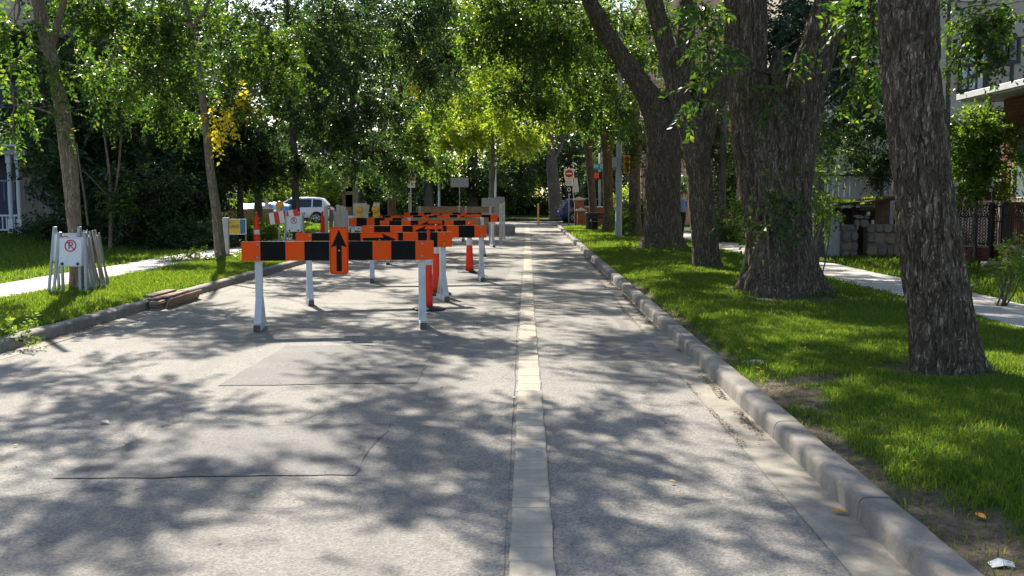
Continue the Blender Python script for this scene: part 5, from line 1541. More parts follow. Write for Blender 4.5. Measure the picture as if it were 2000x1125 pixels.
car('dark blue car half hidden by the brick pillar at the corner', (b0.x + 1.25, 70.5, .004), R(12), 'car_blue', 4.5, 1.84, 1.66)
if False: car('grey car far beyond the crossing at the end of the street', (P(1012, 425, 88).x, 88, .18), R(95), 'car_grey', 4.4, 1.8, 1.5, group='cars beyond the crossing')

# tan timber retaining walls and blue tarp by the white car
tw = empty('timber_wall', G(480, 447, LAWN), R(2), 'tan timber retaining wall of stacked beams behind the yellow sign', 'wall')
for r in range(4):
    for k in range(2):
        MB().box((-.72 + 1.32 * k + (.15 if r % 2 else 0), jit(.02), .14 + .25 * r), (1.3, .26, .24), (0, jit(.006), jit(.008)), .02).build('timber', M['timber_tan'], tw)
tw2 = empty('timber_wall', G(560, 443, LAWN), R(-2), 'lower timber wall with a white corner post behind the striped board', 'wall')
for r in range(3):
    MB().box((-.35, jit(.02), .15 + .28 * r), (1.15, .26, .265), (0, jit(.006), jit(.01)), .02).build('timber', M['timber_tan'], tw2)
MB().box((-1.0, -.2, .75), (.18, .18, 1.5), None, .02).build('corner_post', M['cream_wood'], tw2)
tpn = empty('tarpaulin', G(512, 440, LAWN) + Vector((0, 1, 0)), 0, 'crumpled blue tarpaulin behind the timber walls', 'tarpaulin')
xs = np.linspace(-1.5, 1.5, 24); ysn = np.linspace(-.9, .9, 10)
Xg, Yg = np.meshgrid(xs, ysn)
Zg = .55 + .75 * np.exp(-(Yg / .7) ** 2) * (1 - .12 * np.abs(Xg)) + .12 * vnoise(Xg * 2.2, Yg * 3, 1)
co = np.stack([Xg, Yg, Zg], -1).reshape(-1, 3); nx = 24
i_ = np.arange(9 * 23); a_ = (i_ // 23) * nx + i_ % 23
tm = link('sheet', mesh_np('sheet', co, np.stack([a_, a_ + 1, a_ + nx + 1, a_ + nx], 1), True), M['tarp_blue'], tpn)
md = tm.modifiers.new('thick', 'SOLIDIFY'); md.thickness = .01
MB().box((0, 0, .35), (2.6, .9, .75), None, .1).build('covered_load', M['timber_tan'], tpn)

# ------------------------------------------------------------------ left house with white porch
HY = 33.0
h0 = P(20, 470, HY)
hs = empty('porch_house', (h0.x, HY, .2), 0, 'house with white turned porch posts at the left edge', 'house')
bxl = lambda px: P(px, 400, HY).x - h0.x
zl = lambda py: P(20, py, HY).z - .2
wall = MB(); wall.box((-6.6, 6.4, 3.4), (13, 9, 6.8)); wall.build('wall', M['siding_navy'], hs)
for k in range(30):
    MB().box((-6.6, 1.89, .35 + .22 * k), (13.02, .02, .19), (R(3), 0, 0)).build('siding_board', M['siding_navy'], hs)
MB().box((-6.0, 3.0, 9.2), (14.5, 6, 4.8)).build('upper_wall', M['stucco_beige'], hs)
win = MB().box((bxl(9), 1.84, zl(345)), (.55, .06, 1.1), None, .01).build('window', M['window_dark'], hs)
MB().box((bxl(9), 1.82, zl(345)), (.68, .04, 1.22), None, .01).build('window_frame', M['trim_tan'], win)
MB().box((bxl(9), 1.79, zl(345)), (.03, .04, 1.1)).build('glazing_bar', M['trim_tan'], win)
MB().box((bxl(28), 1.84, zl(360)), (.5, .06, 1.9), None, .01).build('door', M['trim_dark'], hs)
def turned_post(x, y):
    z0, z1 = .0, zl(303)
    H = z1 - z0
    m = MB(); m.box((x, y, H * .14), (.17, .17, H * .28), None, .01); m.box((x, y, H * .955), (.17, .17, H * .09), None, .01)
    prof = [(.07, .28), (.085, .295), (.06, .31), (.085, .325), (.06, .34), (.075, .42), (.08, .55), (.07, .72), (.06, .80), (.085, .815), (.06, .83), (.085, .845), (.075, .87), (.075, .91)]
    m.lathe([(r, z * H) for r, z in prof], (x, y, 0), 14)
    return m.build('porch_post', M['trim_white'], hs)
turned_post(bxl(21), 0); turned_post(bxl(38), 0); turned_post(bxl(-40), 0)
MB().box((bxl(-60) , .15, zl(292)), (4.2, .5, .34), None, .02).build('porch_beam', M['trim_white'], hs)
MB().box((bxl(0), .6, zl(286)), (1.9, 2.6, .07), None, .01).build('porch_ceiling', M['trim_white'], hs)
m = MB(); m.add([(bxl(-200), -.5, zl(284)), (bxl(72), -.5, zl(284)), (bxl(72), 2.2, zl(250)), (bxl(-200), 2.2, zl(250)), (bxl(-200), -.5, zl(288)), (bxl(72), -.5, zl(288)), (bxl(72), 2.2, zl(254)), (bxl(-200), 2.2, zl(254))],
                [(0, 1, 2, 3), (7, 6, 5, 4), (0, 4, 5, 1), (1, 5, 6, 2), (2, 6, 7, 3), (3, 7, 4, 0)]); m.build('porch_roof', M['shingle'], hs)
rl = MB().box((bxl(-40), 0, zl(421)), (bxl(41) - bxl(-120), .07, .06), None, .008).build('railing', M['trim_white'], hs)
MB().box((bxl(-40), 0, zl(449)), (bxl(41) - bxl(-120), .06, .05), None, .008).build('lower_rail', M['trim_white'], rl)
for k in range(18):
    x = bxl(35) - .13 * k
    MB().box((x, 0, (zl(421) + zl(449)) / 2), (.035, .035, zl(421) - zl(449) - .05)).build('baluster', M['trim_white'], rl)
r2 = MB().box((bxl(0), 1.0, zl(352)), (1.5, .05, .05)).build('inner_railing', M['siding_grey'], hs)
for k in range(9): MB().box((bxl(0) - .7 + .17 * k, 1.0, zl(372)), (.025, .025, .65)).build('baluster', M['siding_grey'], r2)
MB().box((bxl(-30), -.1, zl(476)), (2.4, .9, .22), None, .015).build('porch_step', M['trim_white'], hs)
MB().box((bxl(-30), .8, zl(462) - .1), (3.2, 1.6, .5), None, .01).build('porch_deck', M['dark_timber'], hs)
# concrete stairs running down to the right
st_ = empty('concrete_stairs', (P(85, 455, 34.5).x, 34.5, .2), 0, 'dark concrete staircase with pale stringer right of the porch', 'stairs')
sx = lambda px: P(px, 400, 34.5).x - st_.location.x
sz = lambda py: P(85, py, 34.5).z - .2
MB().prism([(sx(36), 0), (sx(175), 0), (sx(175), .12), (sx(150), sz(452)), (sx(42), sz(378)), (sx(36), sz(378))][::-1], 0, 1.2).build('side_wall', M['stair_concrete'], st_)
n = 9
for k in range(n):
    x = sx(42) + (sx(165) - sx(42)) * k / n; z = sz(372) - (sz(372) - .1) * k / n
    MB().box((x + .12, .6, z - .06), (.30, 1.18, .1), None, .01).build('tread', M['grey_concrete'], st_)
MB().bar((sx(38), -.03, sz(370)), (sx(160), -.03, sz(455)), .05, .16, bev=.01).build('stringer', M['grey_concrete'], st_)
for yy in (0.0, 1.2):
    m = MB(); m.tube([(sx(40), yy, sz(352)), (sx(55), yy, sz(352)), (sx(165), yy, sz(428))], .022, 8)
    hr = m.build('handrail', M['galvanised'], st_)
    for k in range(8):
        x = sx(45) + (sx(160) - sx(45)) * k / 7; zt = sz(354) + (sz(428) - sz(352)) * k / 7
        MB().tube([(x, yy, zt - .75 if zt > .8 else .05), (x, yy, zt)], .012, 6).build('baluster', M['galvanised'], hr)
# grey house behind the stairs
gh = empty('grey_house', (P(150, 400, 44).x, 44, .2), 0, 'pale grey sided house behind the dark trees on the left', 'house')
MB().box((-.5, 3, 3.2), (7, 6, 6.4)).build('wall', M['siding_grey'], gh)
for k in range(28): MB().box((-.5, -.005, .15 + .22 * k), (7.02, .02, .19), (R(3), 0, 0)).build('siding_board', M['siding_grey'], gh)
for x in (-2.5, 1.0):
    w = MB().box((x, -.04, 2.2), (1.0, .05, 1.3), None, .01).build('window', M['window_dark'], gh)
    MB().box((x, -.03, 2.2), (1.2, .04, 1.5), None, .01).build('window_frame', M['trim_white'], w)
m = MB(); m.prism([(-4.4, 6.4), (3.4, 6.4), (-.5, 9.5)], -.4, 6.4); m.build('roof', M['shingle'], gh)

# rockery at the back of the left lawn
RG = 'boulders of the rockery behind the left lawn'
def boulder_mesh(name, s, seed, mat, parent=None, sub=2, pw=1.0):
    bm = bmesh.new(); bmesh.ops.create_icosphere(bm, subdivisions=sub, radius=1.0)
    for v in bm.verts:
        c = v.co.normalized()
        n1 = float(vnoise(c.x * 1.6 + seed * 3.1, c.y * 1.6, c.z * 1.6 + seed)); n2 = float(vnoise(c.x * 4 + seed, c.y * 4, c.z * 4))
        k = 1 + .28 * n1 + .09 * n2
        q = Vector([math.copysign(abs(a) ** pw, a) for a in c]) * k * (1.0 if pw == 1 else .82)
        q.z = max(q.z, -.75)
        v.co = Vector((q.x * s[0], q.y * s[1], q.z * s[2]))
    me = bpy.data.meshes.new(name); bm.to_mesh(me); bm.free()
    return link(name, me, M[mat], parent)
ORD = ['leftmost', 'second', 'third', 'fourth', 'fifth', 'sixth', 'seventh', 'eighth', 'ninth', 'tenth', 'eleventh', 'twelfth', 'thirteenth', 'fourteenth', 'fifteenth', 'sixteenth', 'seventeenth', 'eighteenth']
for i in range(18):
    px = 95 + i * 13.2 + jit(4); py = 482 - abs(jit(9)) - (6 if px > 250 else 0)
    b = G(px, py, LAWN)
    s = (random.uniform(.12, .34), random.uniform(.12, .25), random.uniform(.08, .2))
    o = boulder_mesh('boulder', s, i, random.choice(['stone_grey', 'stone_tan']))
    where = 'below the concrete stairs' if px < 140 else ('behind the folded frames' if px < 230 else 'behind the thin stems')
    o.location = (b.x, b.y, LAWN + .25 * s[2]); o.rotation_euler = (0, 0, jit(3))
    tag(o, 'rough %s boulder of the rockery, %s, %s' % ('grey' if 'grey' in o.data.materials[0].name else 'tan', ORD[i] if i == 0 else ORD[i] + ' from the left', where), 'boulder', RG)
ob = boulder_mesh('boulder', (.28, .25, .26), 71, 'stone_tan'); b = G(258, 476, LAWN); ob.location = (b.x, b.y, LAWN + .2)
tag(ob, 'round tan boulder standing proud of the rockery', 'boulder')
pot = empty('plant_pot', G(34, 480, LAWN), 0, 'dark pot with a small plant at the foot of the porch post', 'pot')
MB().lathe([(.16, 0), (.22, .3), (.24, .34), (.21, .33), (.19, .26)], n=16).build('pot', M['plastic_dark'], pot)
crown_obj('foliage', [(pot.location.x, pot.location.y, LAWN + .5, .25, .25, .15, 22)], .11, 'leaf_dark', pot, 991, 10)

# ------------------------------------------------------------------ right side: shed, ruin, fence, planters, houses
sh = empty('board_fence', (P(1570, 470, 29).x, 29, .2), 0, 'white vertical board fence with cap rail behind the ruined hut', 'fence')
fz = lambda py: P(1600, py, 29).z - .2
top = fz(320)
for k in range(26):
    MB().box((.08 + .155 * k, jit(.004), (top - .3) / 2), (.148, .025, top - .3), None, .003).build('board', M['plank_white'], sh)
    MB().box((.08 + .155 * k, -.01 + jit(.003), top - .14), (.148, .03, .27), None, .003).build('upper_board', M['plank_white'], sh)
MB().box((2.0, -.02, top + .02), (4.1, .09, .09), None, .008).build('cap_rail', M['plank_white'], sh)
MB().box((2.0, -.03, top - .31), (4.1, .05, .05), None, .004).build('middle_rail', M['trim_dark'], sh)
for x in (0, 2, 4): MB().box((x, .06, top / 2), (.1, .09, top)).build('post', M['plank_white'], sh)

cy = tag(MB().lathe([(.42 + (.012 if k % 2 else 0), .045 * k) for k in range(25)] + [(.38, 1.08), (.37, .9)], n=28).build('corrugated_planter', M['corrugated']), 'grey corrugated metal cylinder left of the ruined hut', 'planter')
cb = G(1606, 503, LAWN); cy.location = (cb.x, cb.y, LAWN)
shrub('leafy_shrub', 'brown and green plant growing out of the corrugated cylinder', [(cb.x, cb.y, 1.35, .4, .4, .22, 50)], .09, 'leaf_dark', None, base=(cb.x, cb.y, .95))

rb0 = G(1690, 503, LAWN)
ru = empty('stone_hut', (rb0.x, rb0.y, LAWN), R(2), 'ruined fieldstone hut with mossy dark timber roof by the right sidewalk', 'hut')
k_ = ppm(rb0.y)
ux = lambda px: (px - 1690) / k_
uz = lambda py: (503 - py) / k_
MB().box((ux(1650), .25, uz(470)), (ux(1674) - ux(1624), .35, uz(442))).build('core_wall', M['mortar'], ru)
MB().box((ux(1733), .25, uz(470)), (ux(1768) - ux(1694), .35, uz(440))).build('core_wall', M['mortar'], ru)
def fieldstone(w, h, seed):
    """one flat-faced irregular fieldstone"""
    rs = random.Random(seed); n = 9; out = []; ph = rs.uniform(0, 6)
    for k in range(n):
        a = 2 * math.pi * k / n + rs.uniform(-.18, .18)
        c, s_ = math.cos(a), math.sin(a)
        q = (abs(c) ** 3.2 + abs(s_) ** 3.2) ** (-1 / 3.2) * rs.uniform(.86, 1.04)
        out.append((c * q * w / 2, s_ * q * h / 2))
    m = MB(); d = rs.uniform(.02, .07); tx, tz = rs.uniform(-.1, .1), rs.uniform(-.1, .1)
    vs = [(x, .06, z) for x, z in out] + [(x * .97, -d * .4, z * .97) for x, z in out] + [(x * .76, -d + x * tx + z * tz, z * .76) for x, z in out]
    fs = []
    for r_ in range(2):
        for k in range(n):
            fs.append((r_ * n + k, r_ * n + (k + 1) % n, (r_ + 1) * n + (k + 1) % n, (r_ + 1) * n + k))
    fs.append(tuple(2 * n + k for k in range(n)))
    m.add(vs, fs); return m
def stones(x0, x1, z0, z1, seed):
    rs = random.Random(seed); z = z0
    while z < z1 - .05:
        hgt = min(rs.uniform(.17, .38), max(.12, z1 - z)); x = x0
        while x < x1 - .03:
            w = min(rs.uniform(.13, .30), x1 - x + .02); hh = hgt * rs.uniform(.85, 1.1)
            o = fieldstone(w * 1.04, hh, rs.randrange(9999)).build('stone', M[rs.choice(['stone_grey', 'stone_tan', 'stone_grey'])], ru)
            o.location = (x + w / 2, .06 + rs.uniform(-.02, .02), z + hgt / 2); o.rotation_euler = (0, rs.uniform(-.12, .12), 0)
            x += w
        z += hgt
stones(ux(1622), ux(1675), -.03, uz(442), 1); stones(ux(1694), ux(1768), -.03, uz(440), 2)
stones(ux(1618), ux(1630), uz(445), uz(412), 3); stones(ux(1668), ux(1696), uz(445), uz(422), 4)
for i, px in enumerate((1640, 1652, 1664, 1742, 1752, 1762)):
    MB().box((ux(px), 1.1, uz(430)), (.14, .03, 1.1), None, .004).build('back_board', M['weathered_wood'], ru)
MB().box((ux(1690), 1.15, uz(455)), (ux(1768) - ux(1622), .05, uz(408))).build('back_wall', M['dark_timber'], ru)
MB().bar((ux(1622), .35, uz(402)), (ux(1690), .35, uz(396)), .5, .07, bev=.006).build('roof_timber', M['dark_timber'], ru)
MB().bar((ux(1684), .28, uz(398)), (ux(1775), .28, uz(384)), .6, .08, bev=.006).build('roof_timber', M['dark_timber'], ru)
MB().bar((ux(1622), .9, uz(399)), (ux(1775), .9, uz(386)), .6, .06, bev=.006).build('roof_timber', M['dark_timber'], ru)
MB().box((ux(1690), -.02, uz(408)), (ux(1703) - ux(1676), .06, .11), None, .006).build('lintel', M['dark_timber'], ru)
MB().bar((ux(1643), .5, uz(407)), (ux(1668), .5, uz(432)), .06, .06).build('fallen_beam', M['dark_timber'], ru)
for px in (1624, 1680, 1766): MB().box((ux(px), .6, uz(445) / 2 + .3), (.1, .1, uz(400))).build('post', M['dark_timber'], ru)
MB().box((ux(1692), -.05, uz(418)), (.08, .06, .10), None, .01).build('lantern_cup', M['cream_wood'], ru)
MB().box((ux(1701), -.05, uz(434)), (.06, .06, .10), None, .01).build('lantern_cup', M['trim_white'], ru)
def moss_pad(x0, x1, y0, y1, z, seed):
    rs = np.random.default_rng(seed); n = 900
    p = np.stack([rs.uniform(x0, x1, n), rs.uniform(y0, y1, n), z + rs.uniform(-.01, .02, n)], 1)
    a = rs.normal(size=(n, 3)); a[:, 2] = np.abs(a[:, 2]) + .8; a /= np.linalg.norm(a, axis=1)[:, None]
    nn = rs.normal(size=(n, 3)); L = rs.uniform(.03, .09, n)
    link('moss', leaves_mesh('moss', p, a, nn, L, L * .4), M['leaf_bright'], ru)
moss_pad(ux(1626), ux(1672), .1, .9, uz(396), 1); moss_pad(ux(1700), ux(1750), .05, .9, uz(390), 2); moss_pad(ux(1678), ux(1702), -.05, .2, uz(402), 3)

# brick planters with single bricks
def planter(label, a, b, rows, depth=.35, bl=.26, bh=.095):
    a = Vector(a); b = Vector(b); L = (b - a).length
    root = empty('brick_planter', (a.x, a.y, LAWN), math.atan2(b.y - a.y, b.x - a.x), label, 'planter', 'brick planters by the iron fence')
    MB().box((L / 2, depth / 2 + .015, rows * bh / 2), (L - .03, depth - .03, rows * bh - .01)).build('core', M['mortar'], root)
    me = MB().box((0, 0, 0), (bl - .012, .11, bh - .014), None, .006).build('brick', M['brick_red'], root)
    first = True
    for r in range(rows):
        x = -(bl / 2 if r % 2 else 0) + bl / 2
        while x < L:
            o = me if first else me.copy()
            if not first: COL.objects.link(o)
            first = False
            o.location = (x, .045 + jit(.006), bh * (r + .5)); o.rotation_euler = (jit(.01), jit(.015), jit(.02))
            x += bl
    for r in range(rows):
        for y in (.12, .28):
            for xe in (.045, L - .045):
                o = me.copy(); COL.objects.link(o); o.location = (xe, y + .05, bh * (r + .5) + .001); o.rotation_euler = (0, 0, R(90))
    MB().box((L / 2, depth / 2, rows * bh + .02), (L + .04, depth + .06, .045), None, .012).build('coping', M['stone_tan'], root)
    return root
pa = G(1878, 513, LAWN); pb2 = G(1940, 517, LAWN)
planter('red brick planter behind the nearest elm trunk', pa, pb2, 4)
pc = G(1951, 520, LAWN); pd = G(2040, 560, LAWN)
planter('long red brick planter running out of the right edge', pc, pd, 5)
sb = tag(MB().box((0, 0, .09), (.42, .3, .18), None, .03).build('stone_step', M['grey_concrete']), 'small pale stone step between the two brick planters', 'step')
q = G(1938, 526, LAWN); sb.location = (q.x, q.y, LAWN - .01)

def iron_fence(label, a, b, z0, h, n, group='black iron fence sections'):
    a = Vector(a); b = Vector(b); L = (b - a).length
    root = empty('iron_fence', (a.x, a.y, z0), math.atan2(b.y - a.y, b.x - a.x), label, 'fence', group)
    for z in (.06, h * .72, h): MB().box((L / 2, 0, z), (L, .03, .03), None, .004).build('rail', M['black_metal'], root)
    for x in (0, L): MB().box((x, 0, h / 2 + .02), (.08, .08, h + .1), None, .008).build('post', M['black_metal'], root)
    pk = None
    for k in range(1, n):
        x = L * k / n
        m = MB(); m.tube([(0, 0, .0), (0, 0, h * .72)], .011, 6)
        if pk is None:
            m.tube([(.0, 0, h * .72), (.04, 0, h * .80), (.0, 0, h * .88), (-.04, 0, h * .80), (0, 0, h * .72)], .008, 5, False)
            m.tube([(0, 0, h * .88), (0, 0, h)], .009, 5)
            pk = m.build('picket', M['black_metal'], root); pk.location = (x, 0, 0)
        else:
            o = pk.copy(); COL.objects.link(o); o.location = (x, 0, 0)
    return root
fa = P(1866, 480, pa.y + .12); fb_ = P(1934, 480, pb2.y + .2)
iron_fence('black iron fence section behind the nearest elm trunk', (fa.x, fa.y), (fb_.x, fb_.y), LAWN + .42, .95, 13)
fc = P(1961, 478, pc.y + .2); fd = P(2050, 478, pd.y + .3)
iron_fence('black iron fence section at the right edge above the long planter', (fc.x, fc.y), (fd.x, fd.y), LAWN + .52, .88, 18)
ga = P(1936, 490, pc.y + .35); gb_ = P(1959, 490, pc.y + .35)
iron_fence('narrow black iron gate between the fence sections', (ga.x, ga.y), (gb_.x, gb_.y), LAWN + .1, 1.25, 5)
# chain-link fence behind
cl0 = P(1860, 440, pa.y + 1.6); cl1 = P(2060, 440, pa.y + 1.6)
cf_ = empty('chain_link_fence', (cl0.x, cl0.y, LAWN), 0, 'grey chain-link fence with top rail behind the iron fence', 'fence')
W_ = cl1.x - cl0.x; ch = 1.45
MB().tube([(0, 0, ch), (W_, 0, ch)], .024, 8).build('top_rail', M['galvanised'], cf_)
for x in (0, W_ / 2, W_): MB().tube([(x, 0, 0), (x, 0, ch + .03)], .028, 8).build('post', M['galvanised'], cf_)
m = MB(); stp = .085
nn_ = int((W_ + ch) / stp)
for k in range(nn_):
    x = k * stp
    for (xa, xb) in ((x - ch, x), (x, x - ch)):
        a = Vector((xa, 0, .02)); b = Vector((xb, 0, ch - .02))
        for lim in (0, W_):
            pass
        d = b - a
        t0, t1 = 0.0, 1.0
        for lo, hi in ((0, W_),):
            if abs(d.x) > 1e-6:
                ta, tb = sorted(((lo - a.x) / d.x, (hi - a.x) / d.x)); t0 = max(t0, ta); t1 = min(t1, tb)
        if t1 - t0 > .05: m.tube([a + d * t0, a + d * t1], .003, 3, False)
o = m.build('wire_mesh', M['galvanised'], cf_); o['kind'] = 'stuff'
# brown board fence with slanting top rail
wf0 = P(1866, 400, pa.y + 3.2); wf1 = P(2070, 400, pa.y + 3.2)
wf = empty('wooden_fence', (wf0.x, wf0.y, LAWN), 0, 'brown board fence with a slanting top rail below the brick house', 'fence')
Ww = wf1.x - wf0.x
zt = lambda x: P(1866, 397, wf0.y).z - LAWN + x * .36 if x < 1.1 else P(1866, 397, wf0.y).z - LAWN + .40
nb_ = int(Ww / .19)
for k in range(nb_):
    x = .1 + .19 * k; h_ = zt(x)
    MB().box((x, jit(.006), h_ / 2), (.172, .025, h_), None, .004).build('board', M['dark_timber'], wf)
MB().bar((0, -.03, zt(0) + .02), (1.1, -.03, zt(1.09) + .02), .06, .05).build('top_rail', M['cream_wood'], wf)
MB().bar((1.1, -.03, zt(2) + .02), (Ww, -.03, zt(2) + .02), .06, .05).build('top_rail', M['dark_timber'], wf)

# brick house at the right edge
bh = empty('brick_house', (11.5, 25.2, LAWN), 0, 'brick bungalow with white eaves at the right edge', 'house')
MB().box((5, -6, 1.95), (10, 12, 3.9)).build('wall', M['brick_house'], bh)
for k in range(48):
    z = .06 + .08 * k
    MB().box((-.002, -6, z), (.012, 12.01, .008)).build('mortar_course', M['mortar'], bh)
m = MB()
e = .75
m.box((5, -6, 3.95), (10 + 2 * e, 12 + 2 * e, .06)); m.build('soffit', M['trim_white'], bh)
m = MB(); m.box((-e - .04, -6, 4.03), (.10, 12 + 2 * e, .15), None, .01); m.box((5, e + .04, 4.03), (10 + 2 * e, .10, .15), None, .01); m.build('gutter', M['trim_white'], bh)
m = MB(); z0 = 4.0
m.add([(-e, -12 - e, z0), (10 + e, -12 - e, z0), (10 + e, e, z0), (-e, e, z0), (5, -7, z0 + 2.0), (5, -5, z0 + 2.0)], [(0, 1, 4), (1, 2, 5, 4), (2, 3, 5), (3, 0, 4, 5)]); m.build('roof', M['shingle'], bh)
for y in (-1.6, -5.0):
    w = MB().box((-.03, y, 2.3), (.06, 1.5, 1.5), None, .01).build('window', M['glass_pale'], bh)
    for dy in (-.8, .8): MB().box((-.05, y + dy, 2.3), (.1, .12, 1.75), None, .01).build('frame', M['trim_tan'], w)
    for dz in (-.8, .8): MB().box((-.05, y, 2.3 + dz), (.1, 1.5, .12), None, .01).build('frame', M['trim_tan'], w)
MB().box((-.1, -.35, 1.2), (.12, .12, 2.4), None, .01).build('corner_board', M['stucco_pink'], bh)

# beige apartment block
ab = empty('apartment_block', (9.4, 33.5, LAWN), 0, 'beige apartment block behind the brick house', 'building')
AY = 33.5
ax = lambda px: P(px, 200, AY).x - 9.4
az = lambda py: P(1800, py, AY).z - LAWN
MB().box((9, 7, 7.0), (18, 14, 14)).build('wall', M['stucco_beige'], ab)
def awin(x0, x1, y0, y1, mat, frame, bars=1):
    cx, cz = (ax(x0) + ax(x1)) / 2, (az(y0) + az(y1)) / 2; w = ax(x1) - ax(x0); h = az(y0) - az(y1)
    o = MB().box((cx, -.02, cz), (w, .06, h)).build('window', M[mat], ab)
    for s in (-1, 1):
        MB().box((cx + s * w / 2, -.05, cz), (.10, .10, h + .1), None, .008).build('frame', M[frame], o)
        MB().box((cx, -.051, cz + s * h / 2), (w + .1, .10, .10), None, .008).build('frame', M[frame], o)
    for b in range(bars):
        MB().box((cx - w / 2 + w * (b + 1) / (bars + 1), -.045, cz), (.06, .06, h)).build('glazing_bar', M[frame], o)
    return o
awin(1868, 1922, 62, 120, 'glass_pale', 'trim_white', 1); awin(1872, 1920, 128, 178, 'door_white', 'trim_dark', 2)
awin(1940, 1962, 85, 118, 'window_dark', 'trim_dark'); awin(1964, 1984, 76, 121, 'window_dark', 'trim_dark', 0)
awin(1926, 1972, 126, 172, 'stucco_beige', 'trim_dark', 0)
for x in (1640, 2060, 2150):
    awin(x, x + 45, 62, 120, 'glass_pale', 'trim_white'); awin(x, x + 45, -60, 0, 'glass_pale', 'trim_white')
awin(1868, 1922, -60, 0, 'glass_pale', 'trim_white')
MB().box((9, .0, 14.1), (18.4, 14.6, .3), None, .03).build('parapet', M['trim_tan'], ab) if False else MB().box((9, 7, 14.15), (18.4, 14.4, .3), None, .03).build('parapet', M['trim_tan'], ab)
pk2 = empty('pink_building', (6.6, 60, LAWN), 0, 'dusky pink building glimpsed between the elm limbs', 'building')
MB().box((7, 5, 6.5), (14, 10, 13)).build('wall', M['stucco_pink'], pk2)
for k in range(4):
    for r_ in range(3):
        w = MB().box((1.6 + 3.3 * k, -.03, 2.4 + 3.4 * r_), (1.4, .06, 1.5)).build('window', M['window_dark'], pk2)
        MB().box((1.6 + 3.3 * k, -.02, 2.4 + 3.4 * r_), (1.6, .05, 1.7)).build('frame', M['trim_white'], w)
MB().box((7, 5, 13.1), (14.3, 10.3, .25)).build('parapet', M['trim_tan'], pk2)

fb2 = empty('grey_building', (P(430, 400, 112).x, 112, .1), 0, 'dull grey building far behind the tan timber walls', 'building')
MB().box((9, 4, 4.2), (24, 8, 8.4)).build('wall', M['siding_grey'], fb2)
for k in range(6):
    for r_ in range(2):
        w = MB().box((-.5 + 3.6 * k, -.03, 2.0 + 3.2 * r_), (1.6, .06, 1.4)).build('window', M['window_dark'], fb2)
        MB().box((-.5 + 3.6 * k, -.02, 2.0 + 3.2 * r_), (1.8, .05, 1.6)).build('frame', M['trim_white'], w)
MB().box((9, 4, 8.55), (24.5, 8.5, .3)).build('parapet', M['trim_tan'], fb2)

